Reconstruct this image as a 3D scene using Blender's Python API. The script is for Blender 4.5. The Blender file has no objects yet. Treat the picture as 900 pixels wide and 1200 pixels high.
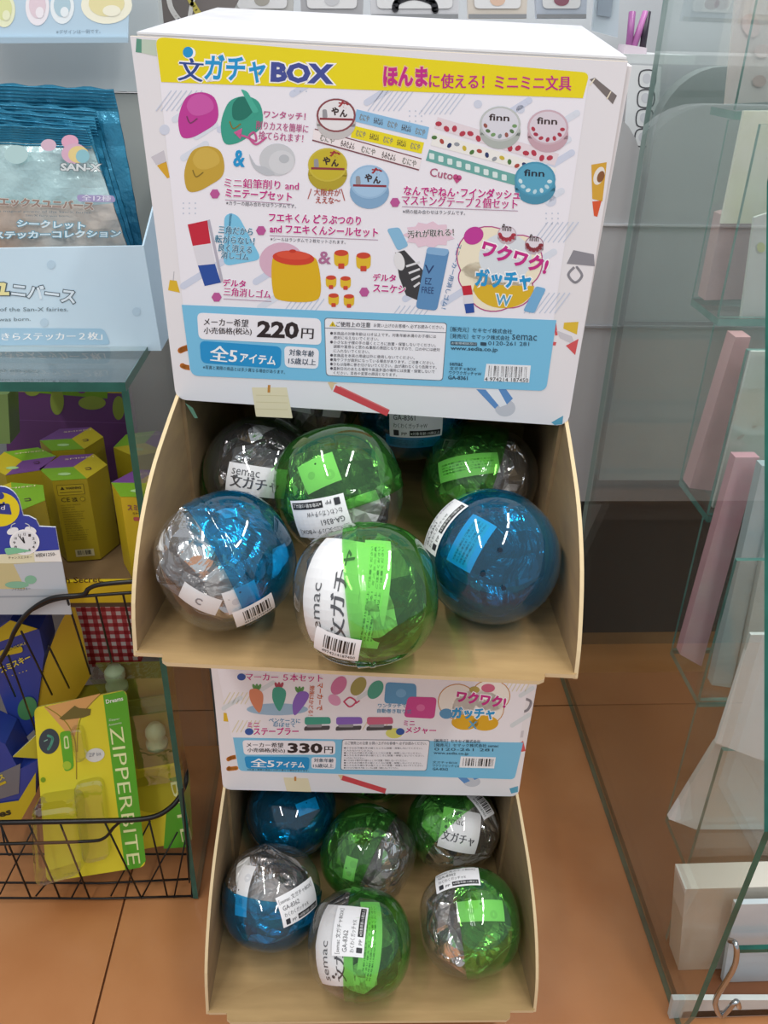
import bpy, bmesh, math, random
from mathutils import Vector, Matrix
random.seed(7)
C = bpy.context.scene.collection
sc = bpy.context.scene
V = Vector
# ------------------------------------------------------------------ camera, world, lights
F = 990.0; CAMZ = 0.90
def cam_axes(pitch=29.5, yaw=3.0, roll=1.3):
    p, y, r = map(math.radians, (pitch, yaw, roll))
    fw = V((math.sin(y)*math.cos(p), math.cos(y)*math.cos(p), -math.sin(p)))
    rt = V((math.cos(y), -math.sin(y), 0)); up = rt.cross(fw)
    return fw, rt*math.cos(r)+up*math.sin(r), up*math.cos(r)-rt*math.sin(r)
FW, RT, UP = cam_axes()
CAM = V((0, 0, CAMZ))
cd = bpy.data.cameras.new('camera'); cam = bpy.data.objects.new('camera', cd); C.objects.link(cam)
m = Matrix((RT, UP, -FW)).transposed().to_4x4(); m.translation = CAM; cam.matrix_world = m
cd.sensor_fit = 'VERTICAL'; cd.sensor_height = 32; cd.lens = F/1200*32; cd.clip_start = .01
sc.camera = cam
w = bpy.data.worlds.new('world'); sc.world = w; w.use_nodes = True
w.node_tree.nodes['Background'].inputs[0].default_value = (.86, .93, 1, 1)
w.node_tree.nodes['Background'].inputs[1].default_value = .52
sc.view_settings.view_transform = 'Standard'; sc.view_settings.look = 'None'
sc.view_settings.exposure = 0.14; sc.view_settings.gamma = 1
sc.cycles.max_bounces = 10; sc.cycles.transparent_max_bounces = 32
sc.cycles.glossy_bounces = 5; sc.cycles.sample_clamp_indirect = 4
def area(name, loc, sx, sy, power, col=(1, .98, .95)):
    l = bpy.data.lights.new(name, 'AREA'); l.shape = 'RECTANGLE'; l.size = sx; l.size_y = sy
    l.energy = power; l.color = col
    o = bpy.data.objects.new(name, l); C.objects.link(o); o.location = loc
    return o
# the shop's ceiling tubes
for x, y in ((-.75, -.9), (-.75, .5), (.75, -.9), (.75, .5), (-.75, 1.9), (.75, 1.9)):
    area('ceiling_tube_light', (x, y, 2.35), .09, 1.15, 15.5)

def at(px, py, Y):                       # pixel -> point on the upright plane at distance Y
    r = FW + RT*((px-450)/F) - UP*((py-600)/F)
    return CAM + r*(Y/r.y)
def onz(px, py, z):
    r = FW + RT*((px-450)/F) - UP*((py-600)/F)
    return CAM + r*((z-CAMZ)/r.z)
# ------------------------------------------------------------------ materials
def S(h):
    h = h.lstrip('#'); c = [int(h[i:i+2], 16)/255 for i in (0, 2, 4)]
    return tuple(x/12.92 if x <= .04045 else ((x+.055)/1.055)**2.4 for x in c)+(1,)
_mats = {}
def mat(h, rough=.6, metal=0.0, spec=.5, noise=None, bump=None, alpha=None):
    key = (h, rough, metal, spec, noise, bump, alpha)
    if key in _mats: return _mats[key]
    mt = bpy.data.materials.new('mat_'+h.strip('#')); mt.use_nodes = True
    nt = mt.node_tree; b = nt.nodes['Principled BSDF']
    b.inputs['Base Color'].default_value = S(h); b.inputs['Roughness'].default_value = rough
    b.inputs['Metallic'].default_value = metal; b.inputs['Specular IOR Level'].default_value = spec
    if alpha is not None: b.inputs['Alpha'].default_value = alpha
    if noise:                            # (second colour, scale, (sx,sy,sz))
        tc = nt.nodes.new('ShaderNodeTexCoord'); mp = nt.nodes.new('ShaderNodeMapping')
        mp.inputs['Scale'].default_value = noise[2]
        n = nt.nodes.new('ShaderNodeTexNoise'); n.inputs['Scale'].default_value = noise[1]; n.inputs['Detail'].default_value = 5
        r = nt.nodes.new('ShaderNodeValToRGB'); r.color_ramp.elements[0].position = .3; r.color_ramp.elements[1].position = .7
        r.color_ramp.elements[0].color = S(h); r.color_ramp.elements[1].color = S(noise[0])
        L = nt.links; L.new(tc.outputs['Object'], mp.inputs[0]); L.new(mp.outputs[0], n.inputs['Vector'])
        L.new(n.outputs['Fac'], r.inputs[0]); L.new(r.outputs[0], b.inputs['Base Color'])
    if bump:                             # (scale, strength, distance)
        tc = nt.nodes.new('ShaderNodeTexCoord'); n = nt.nodes.new('ShaderNodeTexNoise')
        n.inputs['Scale'].default_value = bump[0]; n.inputs['Detail'].default_value = 3
        bp = nt.nodes.new('ShaderNodeBump'); bp.inputs['Strength'].default_value = bump[1]; bp.inputs['Distance'].default_value = bump[2]
        nt.links.new(tc.outputs['Object'], n.inputs['Vector']); nt.links.new(n.outputs['Fac'], bp.inputs['Height']); nt.links.new(bp.outputs[0], b.inputs['Normal'])
    _mats[key] = mt; return mt
def clear(name, tint, edge, rough=.03, gl=1.0, ior=1.5, bump=None, body=None):
    """thin clear sheet: lets light through with a tint (deeper where seen edge-on, as a longer path is) and mirrors by Fresnel"""
    mt = bpy.data.materials.new(name); mt.use_nodes = True; nt = mt.node_tree; nt.nodes.clear(); N = nt.nodes.new; L = nt.links.new
    out = N('ShaderNodeOutputMaterial'); mx = N('ShaderNodeMixShader'); tr = N('ShaderNodeBsdfTransparent'); g = N('ShaderNodeBsdfGlossy')
    g.inputs['Roughness'].default_value = rough; g.inputs['Color'].default_value = (gl, gl, gl, 1)
    f0 = ((ior-1)/(ior+1))**2*1.6
    fw_ = N('ShaderNodeLayerWeight'); fw_.inputs[0].default_value = .5
    pw = N('ShaderNodeMath'); pw.operation = 'POWER'; pw.inputs[1].default_value = 4.2
    fr = N('ShaderNodeMath'); fr.operation = 'MULTIPLY_ADD'; fr.inputs[1].default_value = 1-f0; fr.inputs[2].default_value = f0
    L(fw_.outputs['Facing'], pw.inputs[0]); L(pw.outputs[0], fr.inputs[0])
    lw = N('ShaderNodeLayerWeight'); lw.inputs[0].default_value = .35
    c = N('ShaderNodeMix'); c.data_type = 'RGBA'; c.inputs[6].default_value = tint; c.inputs[7].default_value = edge
    L(lw.outputs['Facing'], c.inputs[0]); L(c.outputs[2], tr.inputs[0])
    L(fr.outputs[0], mx.inputs[0]); L(tr.outputs[0], mx.inputs[1]); L(g.outputs[0], mx.inputs[2]); L(mx.outputs[0], out.inputs[0])
    if body:                             # faint cloudiness of the moulded plastic itself
        bd = N('ShaderNodeMixShader'); bd.inputs[0].default_value = body[1]; df = N('ShaderNodeBsdfDiffuse'); df.inputs[0].default_value = body[0]
        L(tr.outputs[0], bd.inputs[1]); L(df.outputs[0], bd.inputs[2]); L(bd.outputs[0], mx.inputs[1])
    if bump:
        tc = N('ShaderNodeTexCoord'); n = N('ShaderNodeTexNoise'); n.inputs['Scale'].default_value = bump[0]; n.inputs['Detail'].default_value = 2
        bp = N('ShaderNodeBump'); bp.inputs['Strength'].default_value = bump[1]; bp.inputs['Distance'].default_value = bump[2]
        L(tc.outputs['Object'], n.inputs['Vector']); L(n.outputs['Fac'], bp.inputs['Height']); L(bp.outputs[0], g.inputs['Normal']); L(bp.outputs[0], fw_.inputs['Normal'])
    return mt
def lin(r, g, b): return (r, g, b, 1)
M_pane = clear('clear_glass_pane', lin(.965, .98, .975), lin(.87, .93, .91), .01, ior=1.45)
M_edge = mat('#154c42', .15, noise=('#226456', 30, (1, 1, 1)))
M_edge_pale = mat('#6f9a92', .15, noise=('#4b7d74', 40, (1, 1, 1)))
M_shellc = clear('clear_shell', lin(.97, .97, .965), lin(.80, .80, .79), .04, ior=1.5, body=(lin(.7, .7, .7), .035))
M_shellg = clear('green_shell', lin(.50, .89, .36), lin(.20, .66, .20), .04, ior=1.5, body=(lin(.13, .55, .12), .09))
M_shellb = clear('blue_shell', lin(.08, .58, .84), lin(.015, .34, .60), .04, ior=1.5, body=(lin(.01, .30, .58), .11))
M_blister = clear('blister_plastic', lin(.93, .95, .93), lin(.7, .73, .7), .03, ior=1.8, bump=(60, .25, .004))
M_wrap = clear('cellophane', lin(.97, .97, .98), lin(.9, .9, .92), .10, ior=1.35, bump=(9, .15, .01))
M_kraft = mat('#9c7f54', .85, noise=('#ae9062', 14, (1, 6, 1)))
M_kraft_side = mat('#93795a', .85, noise=('#a38861', 12, (1, 2, 6)))
M_kraft_edge = mat('#d3bd95', .9)
M_kraft_dark = mat('#93794f', .9)
M_white = mat('#eeecef', .35, noise=('#e8e7ec', 5, (1, 1, 1)))
M_wire = mat('#141212', .35, metal=.3)
def foilmat(name, cols, seed):
    """crumpled clear-silver film bag; white paper and silver reflections both painted as colour patches"""
    mt = bpy.data.materials.new(name); mt.use_nodes = True; nt = mt.node_tree; b = nt.nodes['Principled BSDF']; N = nt.nodes.new; L = nt.links.new
    tc = N('ShaderNodeTexCoord'); v = N('ShaderNodeTexVoronoi'); v.inputs['Scale'].default_value = 34
    ds = N('ShaderNodeMapping'); ds.inputs['Location'].default_value = (seed, seed*2, 0); L(tc.outputs['Object'], ds.inputs[0])
    L(ds.outputs[0], v.inputs['Vector']); sp = N('ShaderNodeSeparateColor'); L(v.outputs['Color'], sp.inputs[0])
    r = N('ShaderNodeValToRGB'); r.color_ramp.interpolation = 'CONSTANT'; e = r.color_ramp.elements
    e[0].color = S(cols[0]); e[1].position = .25; e[1].color = S(cols[1])
    q = e.new(.5); q.color = S(cols[2]); q = e.new(.75); q.color = S(cols[3])
    L(sp.outputs[0], r.inputs[0]); L(r.outputs[0], b.inputs['Base Color'])
    mr = N('ShaderNodeValToRGB'); mr.color_ramp.interpolation = 'CONSTANT'; e = mr.color_ramp.elements; e[0].color = (.95,)*3+(1,); e[1].position = .78; e[1].color = (.0,)*3+(1,)
    L(sp.outputs[1], mr.inputs[0]); L(mr.outputs[0], b.inputs['Metallic'])
    b.inputs['Roughness'].default_value = .11; b.inputs['Coat Weight'].default_value = .6; b.inputs['Coat Roughness'].default_value = .04
    v2 = N('ShaderNodeTexVoronoi'); v2.feature = 'DISTANCE_TO_EDGE'; v2.inputs['Scale'].default_value = 46
    n = N('ShaderNodeTexNoise'); n.inputs['Scale'].default_value = 26; n.inputs['Detail'].default_value = 3; n.inputs['Distortion'].default_value = 2.2
    mm = N('ShaderNodeMath'); mm.operation = 'MULTIPLY_ADD'; mm.inputs[1].default_value = 1.6; L(v2.outputs['Distance'], mm.inputs[0]); L(n.outputs['Fac'], mm.inputs[2]); L(ds.outputs[0], v2.inputs['Vector']); L(tc.outputs['Object'], n.inputs['Vector'])
    bp = N('ShaderNodeBump'); bp.inputs['Strength'].default_value = 1.0; bp.inputs['Distance'].default_value = .012
    L(mm.outputs[0], bp.inputs['Height']); L(bp.outputs[0], b.inputs['Normal']); L(bp.outputs[0], b.inputs['Coat Normal'])
    return mt
M_foil = foilmat('silver_film', ('#6d696a', '#d0ced0', '#f4f4f4', '#a39e9c'), 0)
M_foil_b = foilmat('dark_film', ('#343234', '#8c8a8c', '#e0e0e0', '#5c585a'), 3)
# ------------------------------------------------------------------ mesh helpers
class MB:
    def __init__(s): s.v = []; s.f = []; s.m = []; s.mats = []
    def mi(s, m):
        if m not in s.mats: s.mats.append(m)
        return s.mats.index(m)
    def add(s, vs, fs, m):
        k = len(s.v); i = s.mi(m); s.v += [tuple(v) for v in vs]
        for f in fs: s.f.append(tuple(k+a for a in f)); s.m.append(i)
    def box(s, lo, hi, m, mx=None):
        x0, y0, z0 = lo; x1, y1, z1 = hi
        vs = [V(p) for p in ((x0,y0,z0),(x1,y0,z0),(x1,y1,z0),(x0,y1,z0),(x0,y0,z1),(x1,y0,z1),(x1,y1,z1),(x0,y1,z1))]
        if mx: vs = [mx @ v for v in vs]
        s.add(vs, [(0,3,2,1),(4,5,6,7),(0,1,5,4),(1,2,6,5),(2,3,7,6),(3,0,4,7)], m)
    def prism(s, pts, off, m, medge=None):
        """closed outline (3D points) extruded by the vector off"""
        n = len(pts); vs = [V(p) for p in pts]+[V(p)+V(off) for p in pts]
        s.add(vs, [tuple(range(n)), tuple(range(2*n-1, n-1, -1))], m)
        s.add(vs, [(i, (i+1) % n, n+(i+1) % n, n+i) for i in range(n)], medge or m)
    def tube(s, pts, r, m, n=8, closed=False):
        pts = [V(p) for p in pts]; N_ = len(pts); vs = []; fs = []
        up = V((.12, .31, .94))
        for i, p in enumerate(pts):
            a = pts[(i-1) % N_] if (closed or i) else p; b = pts[(i+1) % N_] if (closed or i < N_-1) else p
            t = (b-a).normalized(); u = t.cross(up).normalized(); w_ = t.cross(u)
            for k in range(n):
                an = 2*math.pi*k/n; vs.append(p+(u*math.cos(an)+w_*math.sin(an))*r)
        for i in range(N_ if closed else N_-1):
            for k in range(n):
                j = (i+1) % N_; fs.append((i*n+k, i*n+(k+1) % n, j*n+(k+1) % n, j*n+k))
        if not closed: fs += [tuple(range(n-1, -1, -1)), tuple((N_-1)*n+k for k in range(n))]
        s.add(vs, fs, m)
    def build(s, name, parent=None, smooth=False, mx=None):
        me = bpy.data.meshes.new(name); me.from_pydata(s.v, [], s.f)
        for q in s.mats: me.materials.append(q)
        me.polygons.foreach_set('material_index', s.m)
        if smooth: me.polygons.foreach_set('use_smooth', [True]*len(s.f))
        me.update(); o = bpy.data.objects.new(name, me); C.objects.link(o)
        if parent: o.parent = parent
        if mx: o.matrix_world = mx
        return o
def tag(o, label=None, cat=None, group=None, kind=None):
    for k, v in (('label', label), ('category', cat), ('group', group), ('kind', kind)):
        if v: o[k] = v
    return o
def thing(name, label, cat, loc=(0,0,0), mx=None, group=None):
    o = bpy.data.objects.new(name, None); C.objects.link(o); o.empty_display_size = .02
    if mx: o.matrix_world = mx
    else: o.location = loc
    return tag(o, label, cat, group)
def smooth_pts(pts, n=6, closed=False):
    P = [V(p) for p in pts]; out = []; N_ = len(P)
    for i in range(N_ if closed else N_-1):
        g = lambda k: P[k % N_] if closed else P[max(0, min(N_-1, k))]
        a, b, c, d = g(i-1), g(i), g(i+1), g(i+2)
        for k in range(n):
            t = k/n; out.append(.5*((2*b)+(c-a)*t+(2*a-5*b+4*c-d)*t*t+(3*b-a-3*c+d)*t**3))
    if not closed: out.append(P[-1])
    return out
_tx = {}
def text_mesh(s, bold=0.0):
    k = (s, bold)
    if k not in _tx:
        cu = bpy.data.curves.new('lettering', 'FONT'); cu.body = s; cu.offset = bold; cu.resolution_u = 2; cu.space_line = .95
        if '\n' in s: cu.align_x = 'CENTER'
        o = bpy.data.objects.new('lettering', cu); me = o.to_mesh()
        vs = [(v.co.x, v.co.y) for v in me.vertices]; fs = [tuple(p.vertices) for p in me.polygons]
        o.to_mesh_clear(); bpy.data.objects.remove(o); bpy.data.curves.remove(cu)
        xs = [v[0] for v in vs]; ys = [v[1] for v in vs]
        _tx[k] = (vs, fs, min(xs), max(xs), min(ys), max(ys))
    return _tx[k]
LAY = .00016
class Print(MB):
    """flat print on a surface; mapper(x, y, layer) -> 3D point; y grows downwards like on a sheet"""
    def __init__(s, mapper, rough=.45): super().__init__(); s.map = mapper; s.r = rough
    def M(s, h): return h if not isinstance(h, str) else mat(h, s.r)
    def poly(s, pts, h, lay=1): s.add([s.map(x, y, lay) for x, y in pts], [tuple(range(len(pts)-1, -1, -1))], s.M(h))
    def ell(s, cx, cy, rx, ry, h, rot=0, lay=1, n=26, a0=0, a1=360):
        c, q = math.cos(math.radians(rot)), math.sin(math.radians(rot)); pts = []
        full = a1-a0 >= 360
        for i in range(n if full else n+1):
            a = math.radians(a0+(a1-a0)*i/n); x, y = rx*math.cos(a), ry*math.sin(a); pts.append((cx+x*c-y*q, cy+x*q+y*c))
        s.poly(pts, h, lay)
    def rr(s, TL, TR, BR, BL, rad, h, lay=1):
        """quad with rounded corners, rad in the same units"""
        P = [V((*p, 0)) for p in (TL, TR, BR, BL)]; out = []
        for i in range(4):
            a, b, c = P[i-1], P[i], P[(i+1) % 4]; r = rad if not isinstance(rad, (tuple, list)) else rad[i]
            if r <= 0: out.append((b.x, b.y)); continue
            d1 = (a-b).normalized()*r; d2 = (c-b).normalized()*r
            for k in range(6):
                t = k/5; p = (b+d1)*(1-t)**2+b*2*t*(1-t)+(b+d2)*t*t; out.append((p.x, p.y))
        s.poly(out, h, lay)
    def line(s, x0, y0, x1, y1, wd, h, lay=1, cap=False):
        d = V((x1-x0, y1-y0, 0)); L_ = d.length
        if L_ == 0: return
        d /= L_; n = V((-d.y, d.x, 0))*wd/2
        s.poly([(x0+n.x, y0+n.y), (x0-n.x, y0-n.y), (x1-n.x, y1-n.y), (x1+n.x, y1+n.y)], h, lay)
        if cap:
            for q_, (x, y) in enumerate(((x0, y0), (x1, y1))): s.ell(x, y, wd/2, wd/2, h, lay=lay+.15+.1*q_, n=10)
    def path(s, pts, wd, h, lay=1, closed=False):
        P = smooth_pts([(x, y, 0) for x, y in pts], 5, closed)
        if closed: P.append(P[0])
        for q_, (a, b) in enumerate(zip(P, P[1:])): s.line(a.x, a.y, b.x, b.y, wd, h, lay+.12*(q_ % 2)); s.ell(b.x, b.y, wd/2, wd/2, h, lay=lay+.25, n=8)
    def text(s, t, x0, y0, x1, y1, hgt, h, lay=3, bold=.012, out=None, ow=.05, skew=0):
        """bottom-left (x0,y0), bottom-right (x1,y1), height hgt"""
        kan = any(0x4E00 <= ord(c) <= 0x9FFF for c in t)
        if kan:                           # complex characters: thicken and outline with shifted copies
            jobs = []
            base = text_mesh(t, 0.0)
            if out: jobs += [(base, out, lay-.8+.07*k, ow*1.1*math.cos(k*math.pi/3), ow*1.1*math.sin(k*math.pi/3)) for k in range(6)]
            jobs += [(base, h, lay, 0, 0)]+([(base, h, lay+.1, bold*.8, 0), (base, h, lay+.2, -bold*.8, 0)] if bold > .008 else [])
        else:
            base = text_mesh(t, bold)
            jobs = ([(text_mesh(t, bold+ow), out, lay-.5, 0, 0)] if out else [])+[(base, h, lay, 0, 0)]
        _, _, A, B, Cc, D = base
        ex = V((x1-x0, y1-y0, 0)); L_ = ex.length; up = V((ex.y, -ex.x, 0))/L_*hgt + ex/L_*skew
        for (vs, fs, *_r), col, ll, sx, sy in jobs:
            s.add([s.map(x0+ex.x*((x+sx-A)/(B-A))+up.x*((y+sy-Cc)/(D-Cc)), y0+ex.y*((x+sx-A)/(B-A))+up.y*((y+sy-Cc)/(D-Cc)), ll) for x, y in vs], fs, s.M(col))
    def bars(s, TL, TR, BL, n, h='#1a1a1a', lay=3, seed=1):
        rnd = random.Random(seed); ex = V((TR[0]-TL[0], TR[1]-TL[1], 0)); ey = V((BL[0]-TL[0], BL[1]-TL[1], 0)); o = V((*TL, 0)); u = 0
        ws = [rnd.choice((1, 1, 2, 3)) for _ in range(2*n)]; tot = sum(ws)
        for i, wv in enumerate(ws):
            if i % 2 == 0:
                a, b = u/tot, (u+wv)/tot; q = [o+ex*a, o+ex*b, o+ex*b+ey, o+ex*a+ey]; s.poly([(p.x, p.y) for p in q], h, lay)
            u += wv

# ------------------------------------------------------------------ the setting
fl = MB(); fl.box((-1.6, -.9, -.02), (2.0, 3.0, -.004), mat('#74492a', .8)); floor = tag(fl.build('floor'), kind='structure')
M_tile = mat('#a5683a', .32, noise=('#bd8456', 5, (1, 1, 1)), bump=(60, .08, .002))
tm = None
for i in range(-2, 3):
    for j in range(-2, 4):
        x = -.262+i*.61; y = .37+j*.61
        if tm is None:
            b = MB(); b.box((0, 0, 0), (.6075, .6075, .004), M_tile); o = b.build('floor_tile', floor); tm = o.data
        else: o = bpy.data.objects.new('floor_tile', tm); C.objects.link(o); o.parent = floor
        o.location = (x, y, -.004)
b = MB(); b.box((-1.6, 2.95, 0), (2.0, 3.0, 2.5), mat('#c9cccd', .8)); tag(b.build('wall_back'), kind='structure')

# grey gondola end panel with a rounded corner
def panel_end():
    t = thing('gondola_end_panel', 'light grey upright shelf end panel with rounded top corner behind the capsule boxes', 'panel', (.1, 1.068, 0))
    x0, x1, z0, z1, r = -.45, .257, .312, .836, .085
    pts = [(x0, 0, z0), (x1, 0, z0)]
    for k in range(9):
        a = math.pi/2*k/8; pts.append((x1-r+r*math.cos(a), 0, z1-r+r*math.sin(a)))
    pts.append((x0, 0, z1))
    M_g = mat('#b4b4b8', .5, noise=('#bcbcbf', 8, (1, 1, 1)))
    b = MB(); b.prism(pts, (0, .025, 0), M_g); b.build('panel', t)
    b = MB(); b.box((x0, -.004, .372+.2), (x1, 0, .372+.2025), mat('#9b9ba0', .5)); b.box((x0, -.004, .70), (x1, 0, .702), mat('#c8c8cc', .5)); b.build('seam', t)
    b = MB(); b.box((x0, .06, .0), (x1, .30, .312), mat('#403d3c', .8)); b.build('base', t)
    b = MB(); b.box((x0, .035, .26), (x1, .06, .31), mat('#55504e', .8)); b.build('rail', t)
    b = MB(); b.prism([(.215, .0, .306), (.240, .0, .306), (.262, .0, .20), (.262, .0, .175), (.250, .0, .17)], (0, .012, 0), mat('#8d8784', .6)); b.build('bracket', t)
panel_end()
t = thing('gondola_end_panel', 'grey upright shelf end panel with rounded top corner seen through the glass case', 'panel', (.6, 1.09, 0)); bpy.context.view_layer.update()  # added panel, flipped left to right, in place of a reflection in the pane
q = [(.372, 1.09, .335)]+[(.372+.07-.07*math.cos(math.pi/2*k/8), 1.09, .875-.07+.07*math.sin(math.pi/2*k/8)) for k in range(9)]+[(1.0, 1.09, .875), (1.0, 1.09, .335)]
b = MB(); b.prism(q, (0, .025, 0), mat('#9a9fa0', .5, noise=('#a3a8a8', 8, (1, 1, 1)))); o = b.build('panel', t); o.matrix_parent_inverse = t.matrix_world.inverted()
b = MB(); b.box((.372, 1.16, 0), (1.0, 1.40, .335), mat('#3c3734', .8)); o = b.build('base', t); o.matrix_parent_inverse = t.matrix_world.inverted()  # dark block added below it, continuing the stand-in reflection to the floor
b = MB(); b.box((.372, 1.088, .572), (1.0, 1.09, .574), mat('#868b8c', .5)); o = b.build('seam', t); o.matrix_parent_inverse = t.matrix_world.inverted()

# ------------------------------------------------------------------ upper and lower capsule boxes
def basis(ex, ey, ez, O):
    m_ = Matrix((V(ex), V(ey), V(ez))).transposed().to_4x4(); m_.translation = V(O); return m_
MU = basis((.9937, -.1089, -.0244), (.1106, .9905, .0815), (.0153, -.0837, .9964), (.0192, .5997, .6485))
def rotm(yaw, lean, roll, O):
    y, l, r = map(math.radians, (yaw, lean, roll))
    ex = V((math.cos(y)*math.cos(r), math.sin(y)*math.cos(r), math.sin(r)))
    ey = V((-math.sin(y)*math.cos(l), math.cos(y)*math.cos(l), math.sin(l))); ey = (ey-ex*(ex@ey)).normalized()
    return basis(ex, ey, ex.cross(ey), O)
ML = rotm(-2, 1.5, -1.2, (.0253, .608, .228))
def plate_map(mx, y0=-.0016):
    inv = mx.inverted(); o = inv @ CAM; R3 = inv.to_3x3()
    def f(px, py, lay=1):
        r = R3 @ (FW + RT*((px-450)/F) - UP*((py-600)/F)); q = o + r*((y0-o.y)/r.y); q.y = y0-lay*LAY; return q
    return f
def display_box(mx, label, zbot, fll, flr, zfl, zfr, W=.15):
    t = thing('capsule_display_box', label, 'display box', mx=mx, group='stacked capsule toy boxes')
    T = .0028
    # header panel with rounded lower corners
    pts = [(-W-.0035, 0, .2446), (W-.0035, 0, .2446), (W, 0, .008)]
    for k in range(5): a = math.pi/2*k/4; pts.append((W-.008+.008*math.cos(a), 0, .008-.008*math.sin(a)))
    for k in range(5): a = math.pi/2+math.pi/2*k/4; pts.append((-W+.008+.008*math.cos(a), 0, .008-.008*math.sin(a)))
    pts.append((-W-.001, 0, .12))
    b = MB(); b.prism([V(p)+V((0, -.0016, 0)) for p in pts], (0, .0028, 0), M_white, mat('#bfb29a', .8)); hp = b.build('header_panel', t)
    b = MB(); b.box((-W, .002, .2425), (W-.004, .2, .2455), M_white); b.build('top_panel', t)
    b = MB(); b.prism([(-W, 0.0015, .2456), (W-.004, .0015, .2456), (W-.008, .195, .2475), (-W+.004, .195, .2475)], (0, 0, .0012), mat('#e9e8ec', .16, noise=('#d8d8e0', 7, (1, 1, 1)), bump=(7, .25, .01))); b.build('top_film', t)
    for s_, nm in ((-1, 'side_panel'), (1, 'side_panel')):
        b = MB(); x = s_*W; b.box((min(x, x-s_*T), .002, zbot), (max(x, x-s_*T), .2, .242), M_white)
        b.box((min(x-s_*T, x-s_*2*T), .002, -.137), (max(x-s_*T, x-s_*2*T), .197, .24), M_kraft_side); b.build('side_panel', t)
        prof = smooth_pts([(0, .0015, .004), (0, -.03, -.006), (0, -.075, -.024), (0, -.112, -.052), (0, -.138, -.09), (0, -.148, (zfl if s_ < 0 else zfr)-.004)], 4)
        fx = lambda y: x+s_*(fll if s_ < 0 else flr)*max(0, -y)/.148     # the flap leans outwards towards its front
        zf_ = zfl if s_ < 0 else zfr
        pts = [V((x, .012, .004))]+[V((fx(p.y), p.y, p.z)) for p in prof]+[V((fx(-.147), -.147, zf_-.006)), V((x, 0, -.1435)), V((x, .012, -.1435))]
        b = MB(); b.prism(pts, (-s_*T, 0, 0), M_kraft_side, M_kraft_edge); b.build('side_flap', t)
    b = MB(); b.box((-W+T, .195, zbot), (W-T, .2, .242), M_kraft_dark); b.build('back_panel', t)
    def zfl_(x, y): t_ = max(0, -y)/.148; return -.1405+(zfl+(zfr-zfl)*(x+.153)/.313+.137)*t_   # the tray floor rises a little to its lip
    pts = [(W, 0), (-W, 0), (-W-fll, -.146), (-W-fll+.003, -.149), (-.131, -.149), (-.130, -.155), (-.126, -.158), (.132, -.158), (.136, -.155), (.137, -.149), (W+flr-.003, -.149), (W+flr, -.146)]
    b = MB(); b.box((-W, -.0005, -.1405), (W, .195, -.137), M_kraft); b.prism([(x, y, zfl_(x, y)) for x, y in pts], (0, 0, .0035), M_kraft, M_kraft_edge); b.build('tray_floor', t)
    b = MB(); b.box((-W+.002, -.001, zbot), (W-.002, .194, -.141), M_kraft_side); b.build('tray_base', t)
    return t, hp
tU, hU = display_box(MU, 'upper cardboard capsule toy box, larger yellow-bannered header reading 220 yen, open tray of capsules', -.158, .003, .010, -.126, -.114)
tL, hL = display_box(ML, 'lower cardboard capsule toy box under the first, header priced 330 yen, tray near floor', -.222, .001, .012, -.1365, -.123)
PINK = '#c8288a'; BLUEB = '#7cc6ea'
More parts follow.
